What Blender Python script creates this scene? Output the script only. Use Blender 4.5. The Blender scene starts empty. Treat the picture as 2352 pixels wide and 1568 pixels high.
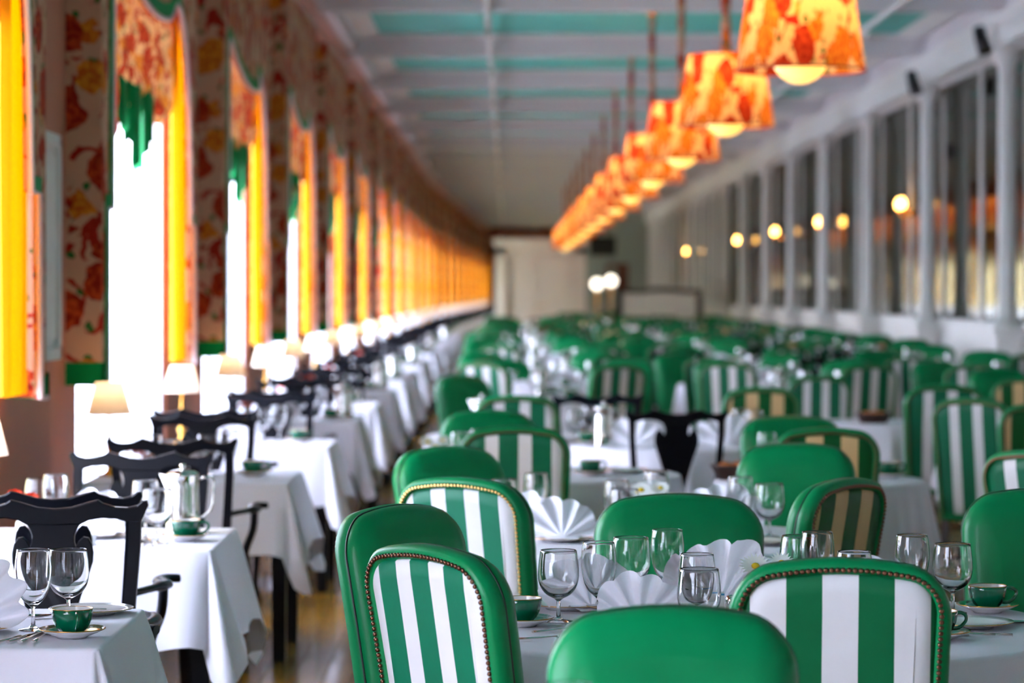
import bpy, math, random
from mathutils import Vector, Matrix
PI = math.pi
rnd = random.Random(7)
sc = bpy.context.scene
COL = sc.collection

# ------------------------------------------------------------------ camera, sky, exposure
F = 6370.0; VX, VY = 1165.0, 668.0; H = 1.55        # focal length in pixels, vanishing point, eye height
cam_d = bpy.data.cameras.new('camera'); cam = bpy.data.objects.new('camera', cam_d); COL.objects.link(cam)
cam.location = (0, 0, H); cam.rotation_euler = (PI/2, 0, 0)
cam_d.sensor_width = 36; cam_d.lens = F/2352*36
cam_d.shift_x = (1176-VX)/2352; cam_d.shift_y = -(784-VY)/2352
cam_d.clip_start = 0.2; cam_d.clip_end = 500
cam_d.dof.use_dof = True; cam_d.dof.focus_distance = 6.45; cam_d.dof.aperture_fstop = 3.4
sc.camera = cam
w = bpy.data.worlds.new('sky'); sc.world = w; w.use_nodes = True
bg = w.node_tree.nodes['Background']; bg.inputs[0].default_value = (0.73, 0.79, 1.0, 1); bg.inputs[1].default_value = 11.0
sc.view_settings.view_transform = 'Standard'; sc.view_settings.look = 'None'
sc.view_settings.gamma = 1; sc.view_settings.use_curve_mapping = False
sc.view_settings.exposure = 0.58
sc.cycles.use_denoising = True
sc.cycles.max_bounces = 8; sc.cycles.diffuse_bounces = 3; sc.cycles.glossy_bounces = 3
sc.cycles.use_adaptive_sampling = True; sc.cycles.adaptive_threshold = .2; sc.cycles.adaptive_min_samples = 16
sc.cycles.transmission_bounces = 8; sc.cycles.transparent_max_bounces = 16
sc.cycles.sample_clamp_indirect = 6; sc.cycles.blur_glossy = 1.0
sc.cycles.use_light_tree = True

# ------------------------------------------------------------------ materials
def lin(c):
    return tuple((x/12.92 if x <= .04045 else ((x+.055)/1.055)**2.4) for x in [v/255 for v in c])+(1,)
class NT:
    def __init__(s, name):
        s.m = bpy.data.materials.new(name); s.m.use_nodes = True; s.t = s.m.node_tree; s.n = s.t.nodes
        s.b = s.n['Principled BSDF']; s.out = s.n['Material Output']
    def node(s, typ, **kw):
        o = s.n.new(typ)
        for k, v in kw.items():
            if k == 'ins':
                for a, b in v.items(): s.set(o, a, b)
            else: setattr(o, k, v)
        return o
    def set(s, o, a, b):
        if isinstance(b, bpy.types.NodeSocket): s.t.links.new(b, o.inputs[a])
        else: o.inputs[a].default_value = b
    def math(s, op, a, b=0.0, c=None):
        o = s.node('ShaderNodeMath', operation=op); s.set(o, 0, a); s.set(o, 1, b)
        if c is not None: s.set(o, 2, c)
        return o.outputs[0]
    def mix(s, f, a, b):
        o = s.node('ShaderNodeMix', data_type='RGBA'); s.set(o, 0, f); s.set(o, 6, a); s.set(o, 7, b); return o.outputs[2]
    def coord(s): return s.node('ShaderNodeTexCoord').outputs['Object']
    def noise(s, v, scale, detail=2, rough=.5):
        o = s.node('ShaderNodeTexNoise'); s.set(o, 'Vector', v); s.set(o, 'Scale', scale); s.set(o, 'Detail', detail); s.set(o, 'Roughness', rough); return o
    def bump(s, h, strength=.3, dist=.01):
        o = s.node('ShaderNodeBump'); s.set(o, 'Height', h); s.set(o, 'Strength', strength); s.set(o, 'Distance', dist)
        s.t.links.new(o.outputs[0], s.b.inputs['Normal'])
def P(name, rgb, rough=.5, metal=0, spec=.5, coat=0, emis=None, es=0, bumpy=None, sheen=0, vary=0):
    t = NT(name); b = t.b
    b.inputs['Base Color'].default_value = lin(rgb); b.inputs['Roughness'].default_value = rough; b.inputs['Metallic'].default_value = metal
    b.inputs['Specular IOR Level'].default_value = spec; b.inputs['Coat Weight'].default_value = coat; b.inputs['Coat Roughness'].default_value = .12
    if sheen: b.inputs['Sheen Weight'].default_value = sheen
    if emis: b.inputs['Emission Color'].default_value = lin(emis); b.inputs['Emission Strength'].default_value = es
    if bumpy or vary:
        co = t.coord(); n = t.noise(co, bumpy[0] if bumpy else 6, 3)
        if bumpy: t.bump(n.outputs[0], bumpy[1], bumpy[2])
        if vary:
            n2 = t.noise(co, 5, 3)
            f = t.math('MULTIPLY', n2.outputs[0], 1.0)
            c = lin(rgb); d = tuple(x*(1-vary) for x in c[:3])+(1,)
            t.set(b, 'Base Color', t.mix(f, c, d))
    return t.m
M = {}
M['leather'] = P('green_leather', (0, 138, 78), .38, spec=.22, coat=.08, bumpy=(260, .12, .002), vary=.4)
M['piping'] = P('dark_piping', (4, 30, 22), .4)
M['nail'] = P('bronze_nailhead', (120, 84, 66), .28, metal=1)
M['nail_gold'] = P('brass_nailhead', (205, 170, 105), .25, metal=1)
M['black'] = P('black_lacquered_wood', (9, 11, 20), .34, spec=.16, coat=.06, bumpy=(90, .12, .004))
M['darkwood'] = P('dark_stained_wood', (38, 22, 16), .35)
M['cloth'] = P('white_linen', (228, 226, 236), .85, spec=.2, bumpy=(420, .10, .002))
M['napkin'] = P('white_napkin', (244, 243, 250), .8, spec=.2)
M['china'] = P('white_china', (240, 238, 236), .12, coat=.6)
M['gchina'] = P('green_china', (0, 98, 66), .12, coat=.8)
M['gold'] = P('gilt_rim', (200, 150, 70), .25, metal=1)
M['steel'] = P('polished_steel', (225, 222, 216), .09, metal=1)
M['silver'] = P('silver_flatware', (215, 210, 205), .14, metal=1)
M['brass'] = P('polished_brass', (215, 160, 70), .2, metal=1)
M['white'] = P('white_painted_wood', (240, 238, 234), .45, spec=.3)
M['ceil'] = P('pale_painted_ceiling', (226, 222, 224), .6, spec=.2)
M['teal'] = P('teal_painted_panel', (92, 196, 182), .6)
M['wall'] = P('salmon_plaster', (204, 134, 104), .6, spec=.2, vary=.15)
M['orange'] = P('rust_wall', (176, 92, 52), .7)
M['greenband'] = P('green_silk_band', (0, 140, 72), .6, spec=.1)
M['rope'] = P('pale_pink_rope', (240, 215, 215), .7)
M['petal'] = P('daisy_petal', (250, 250, 246), .6)
M['yolk'] = P('daisy_centre', (220, 190, 30), .7)
M['leaf'] = P('leaf_green', (40, 110, 40), .6)
M['rose'] = P('coral_rose', (240, 80, 45), .6)
M['ceramic'] = P('small_ceramic_pot', (232, 232, 232), .3)
M['wicker'] = P('dark_wicker', (52, 26, 18), .5)
M['bread'] = P('toasted_bread', (190, 110, 50), .8)
M['blue'] = P('blue_packet', (60, 150, 200), .6)
M['plasticblack'] = P('black_housing', (12, 12, 14), .4)
M['bulb'] = P('glowing_globe', (255, 220, 150), .3, emis=(255, 190, 84), es=1.3)
M['candle'] = P('glowing_candle_bulb', (255, 220, 150), .3, emis=(255, 186, 90), es=14)
M['seat'] = P('dark_seat_fabric', (18, 40, 34), .7)
M['steelframe'] = P('grey_window_frame', (214, 218, 222), .4)
M['porch'] = P('white_porch_boards', (220, 222, 226), .7)
M['pleatshade'] = None

def stripe(name, pale, green, n, duty, off):
    t = NT(name); co = t.coord(); sx = t.node('ShaderNodeSeparateXYZ', ins={0: co})
    nz = t.noise(co, 3.0, 1)
    x = t.math('ADD', sx.outputs[0], t.math('MULTIPLY', t.math('SUBTRACT', nz.outputs[0], .5), .004))
    u = t.math('FRACT', t.math('ADD', t.math('MULTIPLY', x, n), off))
    f = t.math('LESS_THAN', u, duty)
    n2 = t.noise(co, 9, 4)
    g2 = tuple(v*.55 for v in lin(green)[:3])+(1,)
    gg = t.mix(t.math('MULTIPLY', n2.outputs[0], .7), lin(green), g2)
    pp = t.mix(t.math('MULTIPLY', n2.outputs[0], .25), lin(pale), lin((150, 140, 120)))
    t.set(t.b, 'Base Color', t.mix(f, pp, gg)); t.b.inputs['Roughness'].default_value = .5; t.b.inputs['Specular IOR Level'].default_value = .3; t.b.inputs['Coat Weight'].default_value = .04
    t.bump(t.noise(co, 60, 2).outputs[0], .12, .004)
    return t.m
M['stripe_wide'] = stripe('green_white_broad_stripe', (228, 228, 230), (0, 108, 62), 1/.146, .50, .753)
M['stripe'] = stripe('green_white_stripe', (228, 228, 230), (0, 120, 84), 1/.118, .56, .33)
M['stripe_tan'] = stripe('green_tan_stripe', (222, 186, 130), (0, 92, 40), 1/.147, .51, .122)
M['stripe_mid'] = stripe('green_white_spaced_stripe', (226, 224, 226), (0, 106, 70), 1/.133, .60, .485)

def floral(name, base, trans=0.0, dens=1.0, sc_=1.0, sz_=1.0):
    t = NT(name); mp = t.node('ShaderNodeMapping', ins={0: t.coord()}); mp.inputs['Scale'].default_value = (sc_, sc_, sc_*sz_); co = mp.outputs[0]
    wv = t.noise(co, 9, 2)
    off = t.node('ShaderNodeVectorMath', operation='SCALE', ins={0: wv.outputs[1]}); off.inputs['Scale'].default_value = .07
    v = t.node('ShaderNodeVectorMath', operation='ADD', ins={0: co, 1: off.outputs[0]}).outputs[0]
    def vor(scale, r=.85, sh=0.0):
        vv = t.node('ShaderNodeVectorMath', operation='ADD', ins={0: v}); vv.inputs[1].default_value = (sh, sh*1.7, sh*.6)
        o = t.node('ShaderNodeTexVoronoi'); t.set(o, 'Vector', vv.outputs[0]); t.set(o, 'Scale', scale); t.set(o, 'Randomness', r); return o
    # vines: thin level sets of a noise
    n = t.noise(v, 5.5, 0)
    vine = t.math('LESS_THAN', t.math('ABSOLUTE', t.math('SUBTRACT', n.outputs[0], .5)), .026*dens)
    n3 = t.noise(v, 3.1, 0)
    vine2 = t.math('LESS_THAN', t.math('ABSOLUTE', t.math('SUBTRACT', n3.outputs[0], .46)), .014*dens)
    vm = t.math('MULTIPLY', t.math('MAXIMUM', vine, vine2), t.math('GREATER_THAN', t.noise(v, 7, 1).outputs[0], .47))
    c = t.mix(vm, lin(base), t.mix(t.noise(v, 50, 1).outputs[0], lin((200, 56, 34)), lin((130, 24, 20))))
    lf = vor(15, 1, 3.3)
    lm = t.math('MULTIPLY', t.math('LESS_THAN', lf.outputs['Distance'], .30), t.math('GREATER_THAN', t.noise(v, 6, 1).outputs[0], .52))
    c = t.mix(lm, c, lin((52, 108, 48)))
    fl = vor(5.2, .8)
    sep = t.node('ShaderNodeSeparateColor', ins={0: fl.outputs['Color']})
    fm = t.math('LESS_THAN', t.math('ADD', fl.outputs['Distance'], t.math('MULTIPLY', t.noise(v, 22, 2).outputs[0], .26)), .50*dens)
    pick = t.math('GREATER_THAN', sep.outputs[0], .5)
    fc = t.mix(pick, lin((226, 92, 40)), lin((240, 168, 46)))
    pet = t.noise(v, 38, 1)
    fc = t.mix(t.math('MINIMUM', t.math('MULTIPLY', t.math('POWER', pet.outputs[0], 2.0), 3.0), 1.0), fc, t.mix(pick, lin((150, 36, 22)), lin((200, 96, 30))))
    c = t.mix(fm, c, fc)
    t.set(t.b, 'Base Color', c); t.b.inputs['Roughness'].default_value = .8; t.b.inputs['Specular IOR Level'].default_value = .1
    if trans:
        tr = t.node('ShaderNodeBsdfTranslucent'); t.set(tr, 'Color', c)
        mx = t.node('ShaderNodeMixShader'); mx.inputs[0].default_value = trans
        t.t.links.new(t.b.outputs[0], mx.inputs[1]); t.t.links.new(tr.outputs[0], mx.inputs[2]); t.t.links.new(mx.outputs[0], t.out.inputs[0])
    return t.m
M['floral'] = floral('floral_chintz', (208, 160, 128), 0, 1.18, 1.0)
M['floral_swag'] = floral('floral_swag_chintz', (226, 160, 100), .10, 1.35, 1.7)
M['floral_lamp'] = floral('floral_lampshade_chintz', (246, 196, 128), .5, 1.28, 1.6, .55)
def translucent(name, rgb, fac, rough=.8):
    t = NT(name); t.b.inputs['Base Color'].default_value = lin(rgb); t.b.inputs['Roughness'].default_value = rough
    tr = t.node('ShaderNodeBsdfTranslucent'); tr.inputs[0].default_value = lin(rgb)
    mx = t.node('ShaderNodeMixShader'); mx.inputs[0].default_value = fac
    t.t.links.new(t.b.outputs[0], mx.inputs[1]); t.t.links.new(tr.outputs[0], mx.inputs[2]); t.t.links.new(mx.outputs[0], t.out.inputs[0])
    return t.m
M['yellow'] = translucent('yellow_curtain_silk', (248, 162, 0), .28)
M['pleatshade'] = translucent('pale_pleated_shade', (246, 230, 210), .35)
M['sheer'] = translucent('cream_sheer_blind', (246, 226, 168), .75)
def thinglass(name, tint, edge, fres=.5):
    t = NT(name); t.n.remove(t.b)
    lw = t.node('ShaderNodeLayerWeight'); lw.inputs[0].default_value = .35
    tr = t.node('ShaderNodeBsdfTransparent')
    t.set(tr, 0, t.mix(t.math('POWER', lw.outputs['Facing'], 2.0), tint+(1,), edge+(1,)))
    gl = t.node('ShaderNodeBsdfGlossy'); gl.inputs['Roughness'].default_value = .03
    fr = t.node('ShaderNodeFresnel'); fr.inputs[0].default_value = 1.5
    mx = t.node('ShaderNodeMixShader'); t.set(mx, 0, t.math('MINIMUM', t.math('MULTIPLY', fr.outputs[0], fres*2), 1.0))
    t.t.links.new(tr.outputs[0], mx.inputs[1]); t.t.links.new(gl.outputs[0], mx.inputs[2]); t.t.links.new(mx.outputs[0], t.out.inputs[0])
    return t.m
M['thinglass'] = thinglass('thin_stemware_glass', (.95, .96, .97), (.6, .65, .68), 3.6)
M['pane'] = thinglass('window_pane_glass', (.98, .985, .99), (.96, .97, .98), .12)
t = NT('clear_glass'); t.b.inputs['Base Color'].default_value = (1, 1, 1, 1); t.b.inputs['Transmission Weight'].default_value = 1
t.b.inputs['Roughness'].default_value = 0; t.b.inputs['IOR'].default_value = 1.5; M['glass'] = t.m
t = NT('mirror_silver'); gl = t.node('ShaderNodeBsdfGlossy'); gl.inputs['Color'].default_value = (.26, .265, .24, 1); gl.inputs['Roughness'].default_value = .05; t.t.links.new(gl.outputs[0], t.out.inputs[0])
bm_ = t.node('ShaderNodeBump'); t.set(bm_, 'Height', t.noise(t.coord(), 1.3, 1).outputs[0]); t.set(bm_, 'Strength', .25); t.set(bm_, 'Distance', .02); t.t.links.new(bm_.outputs[0], gl.inputs['Normal']); M['mirror'] = t.m
t = NT('varnished_floor_boards'); co = t.coord(); mp = t.node('ShaderNodeMapping', ins={0: co}); mp.inputs['Scale'].default_value = (30, 1.2, 1)
n = t.noise(mp.outputs[0], 2, 5); ob = t.node('ShaderNodeObjectInfo')
c = t.mix(n.outputs[0], lin((140, 92, 24)), lin((206, 152, 44))); c = t.mix(t.math('MULTIPLY', ob.outputs['Random'], .35), c, lin((96, 58, 26)))
t.set(t.b, 'Base Color', c); t.b.inputs['Roughness'].default_value = .22; t.b.inputs['Coat Weight'].default_value = .3; M['floor'] = t.m

# ------------------------------------------------------------------ mesh builder
class MB:
    def __init__(s): s.v = []; s.f = []; s.m = []; s.s = []
    def add(s, vs, fs, mi=0, smooth=False):
        o = len(s.v); s.v += [tuple(p) for p in vs]
        for f in fs: s.f.append(tuple(i+o for i in f)); s.m.append(mi); s.s.append(smooth)
        return s
    def box(s, x0, y0, z0, x1, y1, z1, mi=0):
        v = [(x0, y0, z0), (x1, y0, z0), (x1, y1, z0), (x0, y1, z0), (x0, y0, z1), (x1, y0, z1), (x1, y1, z1), (x0, y1, z1)]
        return s.add(v, [(3, 2, 1, 0), (4, 5, 6, 7), (0, 1, 5, 4), (1, 2, 6, 5), (2, 3, 7, 6), (3, 0, 4, 7)], mi)
    def taper(s, cx, cy, z0, z1, a, b, mi=0, dx=0, dy=0):   # square post, half width a at z0 and b at z1
        v = [(cx+sx*a+dx, cy+sy*a+dy, z0) for sx, sy in ((-1, -1), (1, -1), (1, 1), (-1, 1))]+[(cx+sx*b, cy+sy*b, z1) for sx, sy in ((-1, -1), (1, -1), (1, 1), (-1, 1))]
        return s.add(v, [(3, 2, 1, 0), (4, 5, 6, 7), (0, 1, 5, 4), (1, 2, 6, 5), (2, 3, 7, 6), (3, 0, 4, 7)], mi)
    def loft(s, rings, cap0=True, cap1=True, closed=True, mi=0, smooth=True, mis=None):
        n = len(rings[0]); vs = [p for r in rings for p in r]; fs = []
        base = len(s.v); s.v += [tuple(p) for p in vs]
        for k in range(len(rings)-1):
            for i in range(n if closed else n-1):
                j = (i+1) % n
                s.f.append((base+k*n+i, base+k*n+j, base+(k+1)*n+j, base+(k+1)*n+i)); s.m.append(mis[k] if mis else mi); s.s.append(smooth)
        if cap0: s.f.append(tuple(base+i for i in reversed(range(n)))); s.m.append(mis[0] if mis else mi); s.s.append(False)
        if cap1: s.f.append(tuple(base+(len(rings)-1)*n+i for i in range(n))); s.m.append(mis[-1] if mis else mi); s.s.append(False)
        return s
    def lathe(s, prof, n=24, c=(0, 0, 0), mi=0, smooth=True, mis=None, cap=False):
        rings = [[(c[0]+r*math.cos(2*PI*i/n), c[1]+r*math.sin(2*PI*i/n), c[2]+z) for i in range(n)] for r, z in prof]
        return s.loft(rings, cap, cap, True, mi, smooth, mis)
    def tube(s, path, rad, n=8, closed=False, mi=0, flat=1.0, up=(0, 0, 1)):
        pts = [Vector(p) for p in path]; rings = []; m = len(pts); x = None
        for i, p in enumerate(pts):
            a = pts[(i-1) % m] if (closed or i) else p; b = pts[(i+1) % m] if (closed or i < m-1) else p
            t = (b-a).normalized(); u = Vector(up)
            if x is None:
                if abs(t.dot(u)) > .95: u = Vector((1, 0, 0)) if abs(t.x) < .9 else Vector((0, 1, 0))
                x = t.cross(u).normalized()
            else: x = (x-t*x.dot(t)).normalized()
            y = x.cross(t)
            r = rad[i] if isinstance(rad, (list, tuple)) else rad
            rings.append([p+x*(r*math.cos(2*PI*k/n))+y*(r*flat*math.sin(2*PI*k/n)) for k in range(n)])
        if closed: rings.append(rings[0])
        return s.loft(rings, not closed, not closed, True, mi)
    def prism(s, out, y0, y1, c=.004, mi=0, T=None):   # outline in x,z extruded along y with chamfered rims
        n = len(out); ins = []
        for i in range(n):
            a, p, b = Vector(out[i-1]), Vector(out[i]), Vector(out[(i+1) % n])
            d = ((p-a).normalized()+(b-p).normalized())
            if d.length < 1e-6: d = b-p
            d.normalize(); ins.append((p.x-d.y*c, p.y+d.x*c))
        T = T or (lambda x, y, z: (x, y, z))
        R = [[T(x, y0, z) for x, z in ins], [T(x, y0+c, z) for x, z in out], [T(x, y1-c, z) for x, z in out], [T(x, y1, z) for x, z in ins]]
        return s.loft(R, True, True, True, mi, False)
    def data(s, name, mats):
        me = bpy.data.meshes.new(name); me.from_pydata(s.v, [], s.f)
        for m in mats: me.materials.append(M[m] if isinstance(m, str) else m)
        me.polygons.foreach_set('material_index', s.m); me.polygons.foreach_set('use_smooth', s.s); me.update()
        import bmesh
        bm = bmesh.new(); bm.from_mesh(me); bmesh.ops.recalc_face_normals(bm, faces=bm.faces); bm.to_mesh(me); bm.free()
        return me
def crom(pts, k=5, closed=False):
    out = []; n = len(pts); P_ = [Vector(p) for p in pts]
    for i in range(n if closed else n-1):
        p0 = P_[(i-1) % n] if closed or i else P_[0]; p1 = P_[i]; p2 = P_[(i+1) % n]; p3 = P_[(i+2) % n] if closed or i < n-2 else P_[-1]
        for j in range(k):
            t = j/k; out.append(.5*((2*p1)+(p2-p0)*t+(2*p0-5*p1+4*p2-p3)*t*t+(3*p1-p0-3*p2+p3)*t**3))
    if not closed: out.append(P_[-1])
    return out
# ------------------------------------------------------------------ object helpers
def link(name, data, parent=None, loc=None, rz=0, label=None, cat=None, group=None, kind=None):
    o = bpy.data.objects.new(name, data); COL.objects.link(o)
    if parent: o.parent = parent
    if loc: o.location = loc
    if rz: o.rotation_euler = (0, 0, rz)
    for k, v in (('label', label), ('category', cat), ('group', group), ('kind', kind)):
        if v: o[k] = v
    return o
def mk(name, mb, mats, parent=None, **kw): return link(name, mb.data(name, mats if isinstance(mats, (list, tuple)) else [mats]), parent, **kw)
KIDS = {}
PROTO = {}
def proto(key, name, parts, cat):
    """A recipe: name, category and parts [(part name, mesh, [sub-parts])], stamped out by put()."""
    PROTO[key] = (name, parts, cat)
def put(key, loc, rz=0, label=None, group=None, scale=None):
    name, parts, cat = PROTO[key]
    def sub(lst, par):
        for it in lst:
            pn, me, kids = it[0], it[1], it[2]
            o = link(pn, me, par)
            if len(it) > 3 and it[3]:
                for k, v in it[3].items():
                    if k == 'loc': o.location = v
                    else: o[k] = v
            sub(kids, o)
    if isinstance(parts, list):
        r = link(name, None, None, loc, rz, label, cat, group); r.empty_display_size = .1; sub(parts, r)
    else: r = link(name, parts, None, loc, rz, label, cat, group)
    if scale: r.scale = scale
    return r
def at(px, py, z=.75):
    Y = F*(H-z)/(py-VY); return ((px-VX)*Y/F, Y)

# ================================================================== THE ROOM
WX = -1.94; RX = 5.06; YB = -14.0; YE = 122.0
def bend(Y): return max(0.0, Y-65)*.020
# window bays: (near edge, far edge) of each valance
near = [-13.4, -8.3, -3.2, 1.75, 6.88, 12.2, 17.4, 22.3, 27.35]
while near[-1] < 112: near.append(near[-1]+5.03)
bays = [(a, (near[i+1]-1.52 if i+1 < len(near) else a+3.5)) for i, a in enumerate(near)]
wl = MB()
def wallbox(y0, y1, z0, z1, x0=WX-.08, x1=WX, mb=None, mi=0):
    mb = mb or wl
    b0, b1 = bend(y0), bend(y1)
    v = [(x0+b0, y0, z0), (x1+b0, y0, z0), (x1+b1, y1, z0), (x0+b1, y1, z0), (x0+b0, y0, z1), (x1+b0, y0, z1), (x1+b1, y1, z1), (x0+b1, y1, z1)]
    mb.add(v, [(3, 2, 1, 0), (4, 5, 6, 7), (0, 1, 5, 4), (1, 2, 6, 5), (2, 3, 7, 6), (3, 0, 4, 7)], mi)
Z0, Z1 = .50, 3.55
prev = YB; split_done = False
for a, b in bays:
    if a > 60:
        mk('wall_left', wl, 'wall', kind='structure'); wl = MB()
    wallbox(prev, a+.28, 0, 4.55); wallbox(a+.28, b-.10, 0, Z0); wallbox(a+.28, b-.10, Z1, 4.55); prev = b-.10
wallbox(prev, YE, 0, 4.55)
mk('wall_left', wl, 'wall', kind='structure')
br = MB()
ys = [YB, 65, YE]
for i in range(2): wallbox(ys[i], ys[i+1], 4.24, 4.36, WX, WX+.11, br); wallbox(ys[i], ys[i+1], 4.14, 4.24, WX, WX+.05, br)
mk('trim_1', br, P('pinkish_crown', (214, 160, 140), .5), kind='structure')
br = MB(); wallbox(YB, 65, 0, .16, WX, WX+.03, br); wallbox(65, YE, 0, .16, WX, WX+.03, br)
mk('baseboard_left', br, 'white', kind='structure')
# windows
for i, (a, b) in enumerate(bays):
    y0, y1 = a+.28, b-.10; dx = bend((y0+y1)/2)
    fr = MB(); x0, x1 = WX-.075+dx, WX-.02+dx; t_ = .06
    fr.box(x0, y0, Z0, x1, y0+t_, Z1); fr.box(x0, y1-t_, Z0, x1, y1, Z1); fr.box(x0, y0, Z0, x1, y1, Z0+t_); fr.box(x0, y0, Z1-t_, x1, y1, Z1)
    fo = mk('window_%d' % (i+1), fr, 'steelframe', kind='structure')
    wsplit = [y0+t_, y0+(y1-y0)*.28, y0+(y1-y0)*.72, y1-t_]
    for q in (1, 2):
        m = MB(); m.box(x0+.01, wsplit[q]-.022, Z0+t_, x1-.015, wsplit[q]+.022, Z1-t_); mk('mullion', m, 'steelframe', fo)
    for q in range(3):
        m = MB(); xa = (x0+x1)/2; m.box(xa-.003, wsplit[q]+.02*(q > 0), Z0+t_, xa+.003, wsplit[q+1]-.02*(q < 2), Z1-t_); mk('pane', m, 'pane', fo)
    m = MB(); m.box(WX-.05+dx, y0-.02, Z0-.04, WX+.03+dx, y1+.02, Z0); mk('window_sill', m, 'white', fo)
g = MB(); g.box(-60, -60, -1.3, WX-.3, 240, -1.2); mk('ground', g, 'porch', kind='structure')

# floor: board by board in the aisle, joined boards elsewhere
fl = MB(); fl.box(WX-.2, YB, -.06, RX+.3, YE, -.02)
floor = mk('floor', fl, M['darkwood'], kind='structure')
pd = MB(); pd.box(.002, .002, -.02, .118, 2.196, 0); pd = pd.data('plank', [M['floor']])
rest = MB()
nx = int((RX-WX)/.12)+1
for i in range(nx):
    X = WX+.12*i; o_ = (i*.73) % 2.2; Y = YB-o_
    while Y < YE:
        if -1.1 < X < .2 and 8.5 < Y < 34:
            link('plank', pd, floor, (X, Y, 0))
        else:
            L = 2.196 if Y < 40 else 8.796
            ya, yb = max(Y, YB), min(Y+L, YE); xb = min(X+.118, RX)
            rest.box(X+.002, ya+.002, -.02, xb, yb, 0)
            if Y >= 40: Y += 6.6
        Y += 2.2
mk('boards', rest, M['floor'], floor, kind='stuff')

# ceiling: teal panels between deep white beams
ce = MB(); ce.box(WX-.2, YB, 4.60, RX+.3, YE, 4.70)
ceiling = mk('ceiling', ce, 'ceil', kind='structure')
beamY = [31.85-5.2*k for k in range(8, 0, -1)]+[31.85]
while beamY[-1] < 118: beamY.append(beamY[-1]+5.12)
ZB, ZP = 4.25, 4.49
for i, y in enumerate(beamY):
    m = MB(); m.box(WX, y, ZB, RX, y+.26, 4.6); m.box(WX, y-.05, 4.40, RX, y+.31, 4.6); mk('beam', m, 'ceil', ceiling)
    if i+1 < len(beamY):
        yn = beamY[i+1]
        m = MB(); m.box(-1.46, y+.44, ZP, 4.45, yn-.18, 4.6); mk('teal_panel', m, 'teal', ceiling)
        m = MB()
        for (xa, xb) in ((-1.46-.30, -1.46), (4.45, 4.45+.3)):
            m.box(xa, y+.31, 4.455, xb, yn-.05, 4.6)
        m.box(-1.46, y+.31, 4.455, 4.45, y+.44, 4.6); m.box(-1.46, yn-.18, 4.455, 4.45, yn-.05, 4.6)
        m.box(-1.66, y+.5, 4.43, -1.56, yn-.25, 4.46); m.box(4.55, y+.5, 4.43, 4.65, yn-.25, 4.46)
        mk('panel_moulding', m, 'white', ceiling)
        m = MB()
        if 24 < y < 45:
            m.box(.35, y+2.2, 4.475, 1.0, y+2.32, 4.49); mk('vent', m, 'ceil', ceiling)
m = MB(); m.box(WX, YB, 4.3, WX+.22, YE, 4.6); mk('trim_2', m, 'ceil', kind='structure')
m = MB(); m.box(4.80, YB, 4.26, RX+.1, YE, 4.6); mk('trim_3', m, 'ceil', kind='structure')
for X in (-.19, 3.62):
    m = MB(); m.tube([(X, YB, 4.20), (X, YE-1, 4.20)], .027, 8)
    p_ = mk('sprinkler_pipe', m, 'white', label='white sprinkler pipe along the ceiling, '+('left of the pendant lamps' if X < 0 else 'right of the pendant lamps'), cat='pipe')
    m = MB()
    for y in beamY[4:16]: m.lathe([(.0, 0), (.02, 0), (.03, -.05), (.012, -.06), (.03, -.075), (0, -.08)], 8, (X, y+1.2, 4.175))
    o = mk('sprinkler_heads', m, 'steel', p_, kind='stuff')
m = MB(); m.lathe([(0, -.045), (.05, -.045), (.075, -.02), (.08, 0), (0, 0)], 16); 
link('smoke_detector', m.data('smoke_detector', ['white']), None, (0.02, 29.9+3.0, 4.485), label='white smoke detector on the ceiling near the left sprinkler pipe', cat='smoke detector')

# right wall: dado, mirrors, columns, frieze
wr = MB(); wr.box(RX+.02, YB, 0, RX+.3, YE, 4.6)
wall_right = mk('wall_right', wr, 'white', kind='structure')
m = MB(); m.box(RX-.05, YB, 0, RX+.02, YE, 1.20); m.box(RX-.09, YB, 1.17, RX+.02, YE, 1.23); m.box(RX-.07, YB, 0, RX+.02, YE, .18); mk('dado', m, 'white', wall_right)
m = MB(); m.box(RX-.10, YB, 3.90, RX+.02, YE, 4.30); m.box(RX-.16, YB, 4.10, RX+.02, YE, 4.17); mk('frieze', m, 'white', wall_right)
m = MB(); m.box(4.76, YB, 3.92, 4.96, YE, 4.26); m.box(4.74, YB, 4.16, 4.98, YE, 4.22); mk('entablature', m, 'white', wall_right)
colY = [-9.4, -4.2, 1.0, 6.2, 11.4, 16.6, 21.8, 26.95, 32.07, 37.3, 42.4, 47.4, 52.1, 57.0, 62.0]
while colY[-1] < 118: colY.append(colY[-1]+2.9)
m = MB()
a = .085
m.box(-.12, -.12, 0, .12, .12, 1.12); m.box(-.15, -.15, 1.12, .15, .15, 1.16); m.loft([[(sx*q, sy*q, z) for sx, sy in ((-1, -1), (1, -1), (1, 1), (-1, 1))] for q, z in ((.15, 1.16), (.14, 1.20), (.105, 1.25), (.09, 1.32), (.08, 1.5), (.075, 3.7), (.10, 3.78), (.12, 3.86), (.13, 3.92))])
m.box(-.10, -.13, .2, .10, -.12, 1.0)
cm = m.data('column', ['white'])
for y in colY: link('column', cm, wall_right, (4.86, y, 0))
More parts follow.
